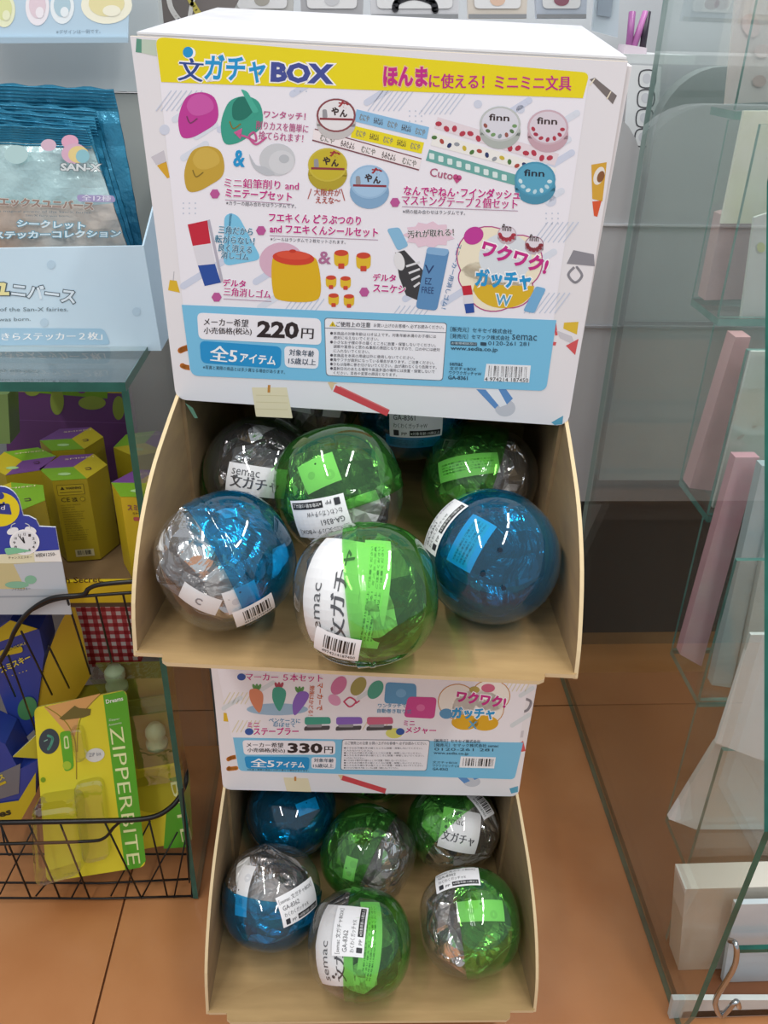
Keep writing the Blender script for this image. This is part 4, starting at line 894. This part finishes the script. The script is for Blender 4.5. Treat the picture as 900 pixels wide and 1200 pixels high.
# clock card
tt = thing('clock_price_card', 'blue arched card with white alarm clock picture and price strip', 'price card', at(40, 720, .635)); bpy.context.view_layer.update()
Yc = .636; q = [(-50, 720), (-50, 575)]+[(0+24*math.cos(math.radians(a)), 597+27*math.sin(math.radians(a))) for a in range(-100, -8, 12)]+[(27, 604), (34, 605), (42, 609), (46, 617), (65, 618), (71, 655), (84, 720)]
slab(tt, 'card', q, Yc, mat('#2c40a0', .4), .0015, mat('#d0d4dc', .6))
s = Print(plane_map(Yc)); s.ell(0, 597, 23, 20, '#e2cf1e', lay=1); s.text('bed', -16, 597, 6, 596, 8, '#2c3c8c', 2, .04); s.rr((-10, 590), (11, 590), (14, 603), (-10, 601), 2, '#2c3c8c', 2); s.ell(1, 581, 4, 4, '#2c3c8c', lay=2); s.text('d', 1, 597, 6, 597, 5, '#e2e2e8', 3, .0)
s.poly([(-50, 652), (70, 646), (72, 658), (-50, 662)], '#dcd9b8', 1.5); s.poly([(-50, 658), (73, 658), (84, 720), (-50, 720)], '#a9b0b6', 1.4); s.poly([(-10, 660), (40, 660), (50, 690), (0, 690)], '#bfb586', 1.6); s.poly([(16, 661), (72, 658), (78, 690), (30, 690)], '#b4bcc4', 1.7); s.line(-50, 700, 80, 698, 2, '#8c949c', 1.8)
s.ell(29, 635, 17.5, 15, '#f0f2f4', lay=3); s.ell(29, 635, 15.5, 13, '#e2e6ea', lay=3.4); s.ell(15, 622, 7, 4, '#e8ecf0', rot=-20, lay=2.8); s.ell(36, 621, 7, 4, '#e8ecf0', rot=18, lay=2.8); s.path([(13,620),(14,615),(18,613)], 1, '#c4ccd6', 2.8); s.path([(36,619),(34,615),(30,613)], 1, '#c4ccd6', 2.8)
for k in range(12): a = math.radians(30*k); s.text(str(k or 12), 27.5+12*math.sin(a), 637-10*math.cos(a), 30.5+12*math.sin(a), 637-10*math.cos(a), 3, '#32363c', 4, .02)
s.line(29, 636, 23, 628, 1.4, '#22262c', 4.4); s.line(29, 636, 27, 629, 1.6, '#22262c', 4.4)
s.rr((5, 642), (17, 641), (38, 645), (8, 650), 3, '#7cc09a', 4.6); s.ell(36, 679, 7, 5, '#7cb094', lay=3); s.ell(20, 685, 14, 4, '#7cb094', lay=3)
s.text('チャンスエスキー', 10, 655, 38, 654, 3, '#4a4438', 3, .0); s.text('ノイスエスキー', 14, 692, 36, 691, 3, '#4a4c50', 3, .0); s.poly([(40, 646), (70, 644), (73, 658), (41, 658)], '#e6e6e2', 3); s.text('¥税¥1250-', 42, 653, 66, 651, 5, '#3a3a3a', 4, .01)
put(s.build('card_print'), tt)

# ------------------------------------------------------------------ wire basket with its goods
tk = thing('wire_basket', 'black wire basket on the floor at lower left holding blister packs', 'basket', (-.3, .72, 0)); bpy.context.view_layer.update()
def wire(name, pts, r=.0011, sm=0):
    b = MB(); b.tube(smooth_pts(pts, 8) if sm else pts, r, M_wire, 6); return put(b.build(name, smooth=True), tk)
A = lambda x, y, Y_: at(x, y, Y_)
fr = [A(-60, 966, .645), A(0, 964, .645), A(110, 962, .645), A(172, 959, .645), A(200, 946, .652), A(215, 925, .665), A(218, 905, .68)]
wire('rim', fr+[A(212, 870, .73), A(195, 760, .80), A(168, 690, .84)], .0028, 1)
wire('rim', [A(-60, 990, .648), A(0, 989, .648), A(100, 986, .648), A(122, 982, .648), A(133, 970, .648), A(141, 963, .648)], .0018, 1)
wire('rim', [A(-60, 860, .63), A(0, 775, .63), A(18, 738, .63), A(34, 717, .63), A(60, 701, .63), A(96, 697, .63), A(104, 690, .63), A(118, 685, .63), A(160, 681, .63)], .0022, 1)
wire('rim', [A(34, 717, .63), A(62, 704, .63), A(95, 699, .63), A(160, 694, .63)], .0016, 1)
for k, (x0, y0, x1, y1) in enumerate(((-6, 762, 18, 816), (25, 740, 61, 814), (57, 757, 81, 806), (79, 703, 106, 790), (112, 697, 131, 776), (144, 695, 158, 760), (10, 768, 46, 868))):
    wire('wire', [A(x0, y0, .632), A(x1, y1, .715)], .0011)
for k, x0 in enumerate((-38, 0, 33, 69, 123, 174, 214)):
    x1 = (-4, 36, 70, 105, 166, 196, 222)[k]; wire('wire', [A(x0, (965, 965, 963, 961, 964, 958, 925)[k], .647), A(x1, (1052, 1052, 1052, 1053, 1053, 1050, 1034)[k], .656)], .0011)
for k, (x0, y0, x1, y1) in enumerate(((0, 1048, 42, 965), (42, 1050, 92, 990), (84, 1052, 116, 990), (130, 1050, 176, 962), (166, 1052, 208, 975), (204, 1052, 222, 960))):
    wire('wire', [A(x0, y0, .656), A(x1, y1, .69)], .001)
wire('bottom_wire', [A(-60, 1052, .656), A(120, 1053, .656), A(226, 1050, .656)], .0013); wire('bottom_wire', [A(-60, 1034, .672), A(120, 1035, .672), A(225, 1030, .672)], .0013); wire('bottom_wire', [A(-60, 1001, .69), A(225, 1001, .69)], .0013)
wire('bottom_wire', [A(225, 1052, .656), A(225, 1000, .69), A(222, 960, .72)], .0013); wire('wire', [A(0, 960, .75), A(8, 998, .70), A(18, 1001, .69), A(60, 1001, .69)], .0011, 1)

wire('end_wire', [A(-60, 1052, .656), A(-60, 966, .645), A(-60, 860, .63)], .0016); wire('end_wire', [A(-60, 1052, .656), A(-60, 1034, .672), A(-60, 1001, .69), A(-60, 860, .63)], .0013)
# red gingham box
def gingham():
    mt = bpy.data.materials.new('gingham'); mt.use_nodes = True; nt = mt.node_tree; b = nt.nodes['Principled BSDF']; N = nt.nodes.new; L = nt.links.new
    tc = N('ShaderNodeTexCoord'); sp = N('ShaderNodeSeparateXYZ'); L(tc.outputs['Object'], sp.inputs[0]); outs = []
    for ax in (0, 2):
        m1 = N('ShaderNodeMath'); m1.operation = 'MULTIPLY'; m1.inputs[1].default_value = 95; L(sp.outputs[ax], m1.inputs[0])
        m2 = N('ShaderNodeMath'); m2.operation = 'FRACT'; L(m1.outputs[0], m2.inputs[0]); m3 = N('ShaderNodeMath'); m3.operation = 'GREATER_THAN'; m3.inputs[1].default_value = .5; L(m2.outputs[0], m3.inputs[0]); outs.append(m3)
    ad = N('ShaderNodeMath'); ad.operation = 'ADD'; L(outs[0].outputs[0], ad.inputs[0]); L(outs[1].outputs[0], ad.inputs[1]); dv = N('ShaderNodeMath'); dv.operation = 'MULTIPLY'; dv.inputs[1].default_value = .5; L(ad.outputs[0], dv.inputs[0])
    r = N('ShaderNodeValToRGB'); r.color_ramp.interpolation = 'CONSTANT'; e = r.color_ramp.elements; e[0].color = S('#d8c8c4'); e[1].position = .4; e[1].color = S('#b5474c'); q = e.new(.9); q.color = S('#961420')
    L(dv.outputs[0], r.inputs[0]); L(r.outputs[0], b.inputs['Base Color']); b.inputs['Roughness'].default_value = .5; return mt
b = MB(); b.prism([A(84, 690, .765), A(160, 684, .765), A(165, 778, .765), A(104, 782, .765)], (0, .05, 0), gingham()); tag(b.build('gift_box'), 'red and white gingham checked box hanging behind the wire basket', 'gift box')
tt = thing('yellow_card_holder', 'yellow folded card holder with curved side in the wire basket', 'card holder', at(70, 830, .74)); bpy.context.view_layer.update()
q = smooth_pts([(x, y, 0) for x, y in ((86, 706), (72, 728), (60, 756), (50, 790), (44, 830), (40, 870))], 4)
slab(tt, 'side_wing', [(p.x, p.y) for p in q]+[(60, 850), (92, 815), (106, 792), (96, 740)], .745, mat('#b8981c', .5), .0015, mat('#d8cc90', .7))
slab(tt, 'tray_front', [(15, 887), (44, 860), (44, 889)], .70, mat('#b9b02c', .5), .002, mat('#e0dca0', .7))
slab(tt, 'backing', [(80, 806), (150, 800), (152, 830), (40, 835)], .75, mat('#8d8a20', .5), .002)
# blue toy boxes in basket
def bluebox(name, label, body, Y0, top, bottom=None, prints=None):
    t = thing(name, label, 'toy box', at(body[2][0], body[2][1], Y0)); bpy.context.view_layer.update()
    slab(t, 'carton', body, Y0, mat('#2a3f92', .4), .04); slab(t, 'lid', top, Y0-.0006, mat('#c3ae22', .4), .0006)
    if bottom: slab(t, 'window', bottom, Y0-.0008, mat('#6f7076', .3), .0006)
    if prints:
        s = Print(plane_map(Y0-.001)); prints(s); put(s.build('carton_print'), t)
def pb1(s):
    s.text('スミスキー', 2, 789, 37, 773, 8, '#d8c83a', 2, .03); s.text('SMISKI', 10, 780-17, 30, 772-17, 3, '#d8c83a', 2, .0); s.rr((0, 762), (26, 757), (27, 764), (0, 770), 3, '#c3ae22', 2); s.text('• • • • •', 14, 792, 32, 786, 1, '#d8c83a', 2, .0)
    s.ell(32, 830, 11, 14, '#4c8a56', rot=20, lay=1.5)
bluebox('blue_toy_box', 'tall dark blue toy box with yellow katakana leaning in the basket', [(-20, 745), (12, 726), (46, 738), (52, 766), (40, 855), (22, 872), (-5, 800)], .742, [(-20, 750), (12, 727), (44, 737), (0, 752)], None, pb1)
def pb2(s):
    s.text('ス', 0, 915, 6, 912, 6, '#d8c83a', 2, .03); s.line(-2, 920, 7, 916, 3, '#c3ae22', 2); s.poly([(-20, 935), (0, 962), (42, 940), (42, 905), (24, 920), (22, 895), (-20, 935)][:0] or [(-20, 944), (22, 938), (42, 905), (42, 930), (24, 962), (-20, 962)], '#c3ae22', 1.5)
    s.text('es', 0, 958, 14, 954, 6, '#2a2a18', 3, .04)
bluebox('blue_toy_box', 'blue and yellow box at lower left edge of basket with grey window', [(-20, 860), (6, 872), (22, 902), (45, 890), (42, 930), (24, 962), (-20, 962)], .70, [(-20, 900), (-19, 900), (-19, 901), (-20, 901)], [(-20, 915), (2, 905), (24, 895), (22, 930), (-20, 942)], pb2)

# zipper card packs
def cardpack(label, Y0, TL, TR, BR, BL, strip, lean=.03, front=True):
    """hanging blister card; leans back by lean at its top"""
    t = thing('blister_pack', label, 'blister pack', at((BL[0]+BR[0])/2, BR[1], Y0)); bpy.context.view_layer.update()
    c = [at(*TL, Y0+lean), at(*TR, Y0+lean), at(*BR, Y0), at(*BL, Y0)]
    nrm = ((c[1]-c[3]).cross(c[2]-c[3])).normalized(); nrm = nrm if nrm.y < 0 else -nrm; o_ = CAM; kk = nrm @ c[3]
    def P(px, py, lay=1, off=0):
        r = FW + RT*((px-450)/F) - UP*((py-600)/F); return CAM + r*((kk-nrm@CAM)/(nrm@r)) + nrm*(.0008+lay*LAY+off)
    s = Print(lambda x, y, lay=1: P(x, y, 0)); 
    tmp = Print(P); tmp.rr(TL, TR, BR, BL, 8, '#dcd22c', 0); b = MB(); b.prism([V(v) for v in tmp.v], -nrm*.0015, mat('#ddd436', .3), mat('#c8c060', .6)); put(b.build('card'), t)
    s = Print(P, .3)
    return t, P, s
t, P, s = cardpack('front yellow and green blister card reading zipper bite, leaning in basket', .664, (40, 829), (148, 808), (171, 1015), (55, 1033), None)
s.poly([(121, 814), (145, 809), (149, 815), (171, 1008), (164, 1016), (147, 1019)], '#57ab30', 1); s.poly([(52, 828), (118, 812), (93, 842), (88, 862), (80, 860)], '#d8a566', 1)
s.path([(53, 827), (70, 838), (82, 852), (89, 872), (90, 912)], 1.2, '#9a8a2a', 2); s.path([(118, 813), (100, 832), (92, 852), (91, 880)], 1, '#9a8a2a', 2)
s.text('Dreams', 125, 824, 145, 820, 5, '#f0f6ea', 3, .02); s.text('Zipper', 128, 845, 141, 843, 3, '#e2f0d8', 3, .0); s.text('Accessories', 128, 850, 143, 847, 2.4, '#e2f0d8', 3, .0)
s.text('ZIPPERBITE', 129, 850+2, 150, 1013, 15, '#e9f2b4', 3, -.005)
s.ell(58, 868, 12, 15, '#2f4450', rot=8, lay=2); s.path([(56, 861), (62, 864), (60, 872), (57, 877)], 3, '#4fa08a', 3); s.path([(52, 868), (56, 866)], 1, '#8fc4b4', 3)
s.rr((70, 857), (84, 855), (87, 900), (76, 904), 5, '#5cae30', 3); s.ell(79, 896, 5, 5, '#a8c83a', lay=4); s.rr((75, 862), (80, 861), (82, 876), (76, 877), 2.4, '#d8e6a8', 4); s.rr((76.5, 864), (79, 863.5), (80.5, 874), (77.5, 874.5), 1.2, '#5cae30', 5)
s.ell(112, 884, 11, 8, '#d8dbd6', rot=-12, lay=3); s.text('ZIP bit', 105, 886, 119, 884, 4, '#6a7684', 4, .0)
s.text('こスキー', 76, 1028, 92, 1024, 5, '#9aa02c', 3, .02); s.text('こげキー', 60, 1022, 76, 1018, 4, '#b4ac28', 3, .0); s.ell(51, 913, 3, 3, '#7aa024', lay=3)
s.poly([(70, 841), (88, 826), (93, 829), (107, 830), (106, 837), (98, 840), (74, 843)], '#6b6434', 4)
put(s.build('card_print'), t)
def blister(P, t, pts, h, name='blister'):
    base = [P(x, y, 1) for x, y in pts]; cx = sum((p for p in base), V())/len(base); nn = (P(0, 0, 0, .01)-P(0, 0, 0, 0)).normalized()
    rings = [base, [cx+(p-cx)*1.0+nn*h*.6 for p in base], [cx+(p-cx)*.95+nn*h*.92 for p in base], [cx+(p-cx)*.85+nn*h for p in base]]
    n = len(base); vs = sum(rings, []); fs = [(r*n+i, r*n+(i+1) % n, (r+1)*n+(i+1) % n, (r+1)*n+i) for r in range(3) for i in range(n)]+[tuple(3*n+i for i in range(n))]
    b = MB(); b.add(vs, fs, M_blister); put(b.build(name, smooth=False), t)
def rpx(TL, TR, BR, BL, r):
    q = Print(lambda x, y, l=0: V((x, y, 0))); q.rr(TL, TR, BR, BL, r, '#ffffff'); return [(v[0], v[1]) for v in q.v]
blister(P, t, rpx((44, 930), (98, 922), (106, 1005), (50, 1022), 13), .028)
blister(P, t, rpx((88, 915), (122, 908), (132, 1000), (100, 1008), 10), .010)
blister(P, t, rpx((84, 850), (98, 848), (104, 885), (92, 890), 5), .008)
t, P, s = cardpack('second yellow and green blister card standing behind the front one in basket', .70, (112, 815), (200, 800), (226, 985), (135, 1000), None, lean=.04)
s.poly([(198, 912), (222, 905), (226, 978), (220, 992), (192, 994)], '#57ab30', 1); s.text('BITE', 200, 916, 214, 986, 12, '#e9f2b4', 3, -.005); s.ell(180, 930, 30, 22, '#b7b12c', lay=1.2); put(s.build('card_print'), t)
# clear boxed figures
for (q1, q2, Y0, label) in ((((112, 778), (202, 776), (206, 812), (150, 822)), ((120, 780), (150, 780), (150, 800), (118, 800)), .735, 'clear plastic blister tray with pale green lump, uppermost behind the cards'), (((150, 822), (206, 814), (218, 895), (162, 903)), ((160, 836), (200, 832), (202, 880), (166, 884)), .72, 'clear plastic blister tray with pale green round lump below the uppermost tray')):
    t = thing('blister_tray', label, 'blister pack', at(q1[2][0]-20, q1[2][1], Y0)); bpy.context.view_layer.update()
    slab(t, 'backing_card', list(q1), Y0, mat('#84863a', .4), .002); s = MB()
    c = at(sum(p[0] for p in q2)/4, sum(p[1] for p in q2)/4, Y0-.012)
    vs, fs = lathe([(.0001, .012), (.007, .010), (.011, .004), (.011, -.003), (.008, -.010), (.012, -.014), (.012, -.02), (.0001, -.021)], 18); s.add([V(v)+c for v in vs], fs, mat('#a4b48a', .5)); put(s.build('pale_filler', smooth=True), t)
    f = [at(x, y, Y0) for x, y in q1]; f2 = [p+V((0, -.026, 0)) for p in f]; b = MB(); b.add(f+f2, [(4, 5, 6, 7), (0, 1, 5, 4), (1, 2, 6, 5), (2, 3, 7, 6), (3, 0, 4, 7)], M_blister); put(b.build('clear_cover'), t)

# ------------------------------------------------------------------ right: glass display case
tc_ = thing('glass_display_case', 'tall glass display case with stepped glass shelves along the right edge', 'display case', (.5, .8, 0)); bpy.context.view_layer.update()
XR = .345
pts = [(XR, .476, .045), (XR, .464, .332), (XR, .635, .64), (XR, .72, .80), (XR, .76, 1.25), (XR, 1.055, 1.25), (XR, 1.055, .001), (XR, .487, .001)]
b = MB(); b.prism(pts, (.006, 0, 0), M_pane, M_edge); b.m[7] = b.mi(mat('#7d9490', .2)); put(b.build('side_pane'), tc_)
TR_ = [(.850, .909, .844), (.791, .864, .666), (.718, .800, .487), (.644, .730, .310), (.579, .649, .135)]
XL = .362
for k, (y0, y1, z) in enumerate(TR_):
    b = MB(); b.box((XL, y0, z-.007), (.80, y1, z), M_pane); b.m = [b.mi(M_pane), b.mi(M_pane)]+[b.mi(M_edge_pale)]*4; put(b.build('shelf'), tc_)
    zt = z+.172
    b = MB(); b.box((XL, y0, z+.001), (.80, y0+.005, zt), M_pane); b.m = [b.mi(M_edge_pale), b.mi(M_edge_pale), b.mi(M_pane), b.mi(M_edge_pale), b.mi(M_pane), b.mi(M_edge_pale)]; put(b.build('guard_pane'), tc_)
    if k:
        b = MB(); b.box((XL, y1-.004, z+.001), (.80, y1, TR_[k-1][2]-.008), M_pane); b.m = [b.mi(M_edge_pale)]*2+[b.mi(M_pane), b.mi(M_edge_pale), b.mi(M_pane), b.mi(M_edge_pale)]; put(b.build('riser_pane'), tc_)
b = MB(); b.box((XL, .579, .002), (.80, .584, .127), M_pane); b.m = [b.mi(M_edge_pale), b.mi(M_edge_pale), b.mi(M_pane), b.mi(M_edge_pale), b.mi(M_pane), b.mi(M_edge_pale)]; put(b.build('riser_pane'), tc_)
b = MB(); b.box((XR+.006, 1.05, .001), (.85, 1.055, 1.25), M_pane); put(b.build('back_pane'), tc_)
b = MB(); b.box((XR+.008, .50, .0005), (.85, 1.04, .012), mat('#7a4a2a', .5)); put(b.build('base_board'), tc_)
def sheet(label, Y0, pxs, col, th=.004, name='paper_pack', cat='stationery', deco=None, bits=()):
    t = thing(name, label, cat, at(pxs[-1][0], pxs[-1][1], Y0), group='stationery packs in the glass case' if name == 'paper_pack' else None); bpy.context.view_layer.update()
    slab(t, 'sheet', pxs, Y0, mat(col, .5, noise=(deco or col, 25, (1, 1, 1))), th, mat(col, .6)); b = MB()
    f = [at(x, y, Y0-.0015) for x, y in pxs]; b.add(f, [tuple(range(len(f)))], M_wrap); put(b.build('clear_sleeve'), t)
    if bits:
        s = Print(plane_map(Y0-.0018)); 
        for x, y, rx, ry, c in bits: s.ell(x, y, rx, ry, c, rot=x, lay=.5)
        put(s.build('printed_pattern'), t)
sheet('pale pink stationery pack on the top glass shelf of the case', .875, [(868, -60), (930, -60), (930, 118), (850, 122)], '#efe2de', deco='#e2cfc8', bits=[(880, 30, 10, 14, '#dcc0bc'), (893, 60, 9, 8, '#dcc0bc'), (890, 95, 8, 7, '#c9aca6')])
sheet('pale yellow stationery pack on second glass shelf of case', .83, [(872, 130), (930, 130), (930, 262), (845, 262)], '#e6e4d6', deco='#d6d8b4')
sheet('dusky pink stationery pack on second glass shelf of case', .838, [(846, 252), (900, 240), (890, 350), (826, 352)], '#c4a6a6', .02, deco='#a88f90')
sheet('torn-edge white and pink card on second glass shelf near the frame edge', .80, [(884, 255), (930, 240), (930, 372), (868, 374)], '#e6e4de', deco='#dcd2cf', bits=[(892, 290, 5, 6, '#c8c88c')])
sheet('tall dusty pink paper pack on third glass shelf of case', .765, [(862, 395), (880, 395), (834, 575), (808, 572)], '#d3a6a8', .02, deco='#b98f8f')
sheet('large white lace-print card on third glass shelf behind its guard pane', .735, [(881, 412), (930, 412), (930, 592), (835, 595)], '#dfe2dc', deco='#cdd3c4', bits=[(868, 512, 5, 2, '#b9b0a4'), (884, 500, 3, 1.5, '#b9b0a4')])
sheet('tall rose pink paper pack on fourth glass shelf of case', .70, [(862, 536), (890, 536), (822, 781), (797, 767)], '#dba6b0', .012, deco='#dcc0c2')
sheet('pale blue-grey paper pack next to the rose pink one on fourth shelf', .672, [(893, 546), (912, 546), (857, 806), (834, 803)], '#b4c4c8', .012, deco='#c8d4d6')
sheet('white paper pack at right end of fourth glass shelf', .665, [(913, 560), (960, 560), (960, 812), (862, 810)], '#d6dcdc', .012, deco='#e4e8e6')
sheet('white card standing upright before the fifth glass shelf', .572, [(880, 744), (930, 744), (930, 905), (839, 871)], '#dadcd8', .004, deco='#e4e2de')
sheet('wedge-shaped white paper pack lying on fifth glass shelf', .60, [(839, 871), (930, 905), (930, 972), (815, 972), (784, 960)], '#d9d6d0', .006, deco='#e2e0dc')
sheet('cream patterned gift bag at bottom right on the case floor', .545, [(803, 1042), (940, 1038), (940, 1172), (792, 1172)], '#d8d2c6', .03, name='gift_bag', cat='gift bag', deco='#c8c0b0', bits=[(892, 1062, 7, 4, '#b8a890'), (884, 1073, 3, 2, '#c4b8a4')])
sheet('pale blue card pack before the cream bag at bottom right', .53, [(862, 1060), (940, 1058), (940, 1180), (842, 1180)], '#c4ced2', .006, deco='#d0d8da')
sheet('white paper leaflet at bottom edge right of the floor', .50, [(789, 1172), (940, 1172), (960, 1260), (770, 1260)], '#ced3cf', .006, deco='#d8dcd8')
t = thing('chrome_hook', 'bent chrome wire hook in front of the pale blue card pack', 'hook', at(850, 1170, .49)); bpy.context.view_layer.update()
b = MB(); b.tube(smooth_pts([at(x, y, Yq) for x, y, Yq in ((855, 1102, .50), (862, 1106, .49), (863, 1122, .485), (858, 1138, .485), (840, 1168, .485), (839, 1180, .485), (846, 1190, .485), (862, 1174, .485), (866, 1180, .49))], 6), .0028, mat('#b9bcbe', .12, metal=1.0), 10); put(b.build('bent_wire', smooth=True), t)
b = MB(); b.box(tuple(at(864, 1117, .515)), tuple(at(864, 1117, .515)+V((.12, .005, .0055))), M_edge); tag(b.build('glass_strip'), 'dark green edged glass strip level with the chrome hook', 'glass strip')

# ------------------------------------------------------------------ far shelf goods above the box
tf = thing('rear_shelf', 'white wire shelf with hanging stationery behind the upper box', 'shelf', (.1, 1.3, 0)); bpy.context.view_layer.update()
wb(tf, 'board', (-.35, 1.13, .875), (.42, 1.5, .885), mat('#c9ccce', .5)); wb(tf, 'back_board', (-.35, 1.52, .2), (.60, 1.54, 1.6), mat('#b9bcc0', .7)); wb(tf, 'leg', (-.35, 1.4, .0), (-.33, 1.45, .874), mat('#b9bcc0', .7)); wb(tf, 'leg', (.40, 1.4, .0), (.42, 1.45, .874), mat('#b9bcc0', .7))
goods = [(268, 346, '#b8b8b6', '#a6a29a', 'clear blister pack of tape on rear shelf, leftmost above the banner'), (350, 428, '#a8a8ac', '#c4c4c8', 'grey blister pack on rear shelf, second above the banner'), (432, 540, '#cbcbd0', '#4a4a52', 'blister pack with black curved handle shape on rear shelf'), (546, 620, '#cfc6bc', '#d8b8a4', 'peach toned blister pack on rear shelf'), (626, 690, '#b4bcca', '#8f5a6a', 'bluish blister pack on rear shelf near right end')]
for x0, x1, c1, c2, lb in goods:
    Yg = 1.15; t = thing('blister_pack', lb, 'blister pack', at((x0+x1)/2, 24, Yg), group='blister packs on the rear shelf'); bpy.context.view_layer.update()
    slab(t, 'card', [(x0, -50), (x1, -50), (x1-3, 22), (x0+3, 22)], Yg, mat(c1, .4), .01); s = Print(plane_map(Yg-.001)); s.rr((x0+8, -40), (x1-8, -40), (x1-10, 10), (x0+10, 10), 6, mat('#dcdcde', .4), 1)
    if c2 == '#4a4a52': s.path([(463, 12), (466, 2), (485, -4), (506, 2), (510, 12)], 8, '#2e2e34', 3)
    else: s.ell((x0+x1)/2, 0, 9, 7, c2, lay=3)
    s.line(x0+3, 19, x1-3, 19, 5, '#8a8c90', 2); put(s.build('pack_print'), t)
t = thing('brown_white_packet', 'brown white and yellow striped packet at top left above the box corner', 'packet', at(190, 28, 1.0)); bpy.context.view_layer.update()
slab(t, 'sheet', [(150, -40), (300, -40), (262, 34), (158, 34)], 1.0, mat('#77706e', .5), .004)
s = Print(plane_map(1.0)); s.path([(170, -20), (174, 5), (186, 28)], 6, '#e4e2e0', 2); s.path([(196, -20), (200, 8), (212, 26)], 6, '#e4e2e0', 2); s.path([(214, -20), (226, 5), (238, 24)], 7, '#cfc05a', 2); s.path([(232, -20), (226, 0), (222, 22)], 5, '#e4e2e0', 2); put(s.build('packet_print'), t)
t = thing('grid_pattern_pack', 'white pack with black loop frames right of the box top', 'pack', at(755, 120, 1.12)); bpy.context.view_layer.update()
slab(t, 'card', [(738, 76), (775, 78), (768, 190), (728, 190)], 1.12, mat('#dfdfe2', .4), .006)
s = Print(plane_map(1.12))
for k in range(4):
    y = 84+k*23; x = 751-k*1.6; s.path([(x, y), (x+16, y), (x+15, y+17), (x-1, y+17)], 1.6, '#4a4a50', 2, closed=True); s.ell(x+7, y+8, 5, 6, '#c9c9d0', lay=1.5)
put(s.build('loop_print'), t)
t = thing('lilac_box', 'small pale lilac box on top of the loop-patterned pack', 'box', at(745, 74, 1.15)); bpy.context.view_layer.update(); slab(t, 'carton', [(733, 52), (758, 56), (757, 74), (729, 72)], 1.15, mat('#d3c4ce', .5), .03)
for k, (x, c, lb) in enumerate(((741, '#9a5a94', 'leftmost purple pen beside the upper box top'), (749, '#b06aa6', 'lighter purple pen leaning between its neighbours'), (757, '#2e2434', 'black pen upright right of the purple pens'))):
    b = MB(); b.tube([at(x-4 if k != 1 else x-7, 56, 1.16), at(x+(0, 8, 2)[k], 14, 1.17)], .0042, mat(c, .4), 8); tag(b.build('pen', smooth=True), lb, 'pen', 'pens beside the upper box')
t = thing('hanging_pack', 'silvery translucent hanging pack right of the rear blister packs', 'blister pack', at(712, 50, 1.18)); bpy.context.view_layer.update(); slab(t, 'card', [(700, -40), (728, -40), (724, 44), (694, 36)], 1.18, mat('#b9c4cc', .3), .006)
slab(t, 'inner_card', [(704, -30), (722, -30), (716, 20), (700, 18)], 1.177, mat('#8f9aa6', .4), .002)
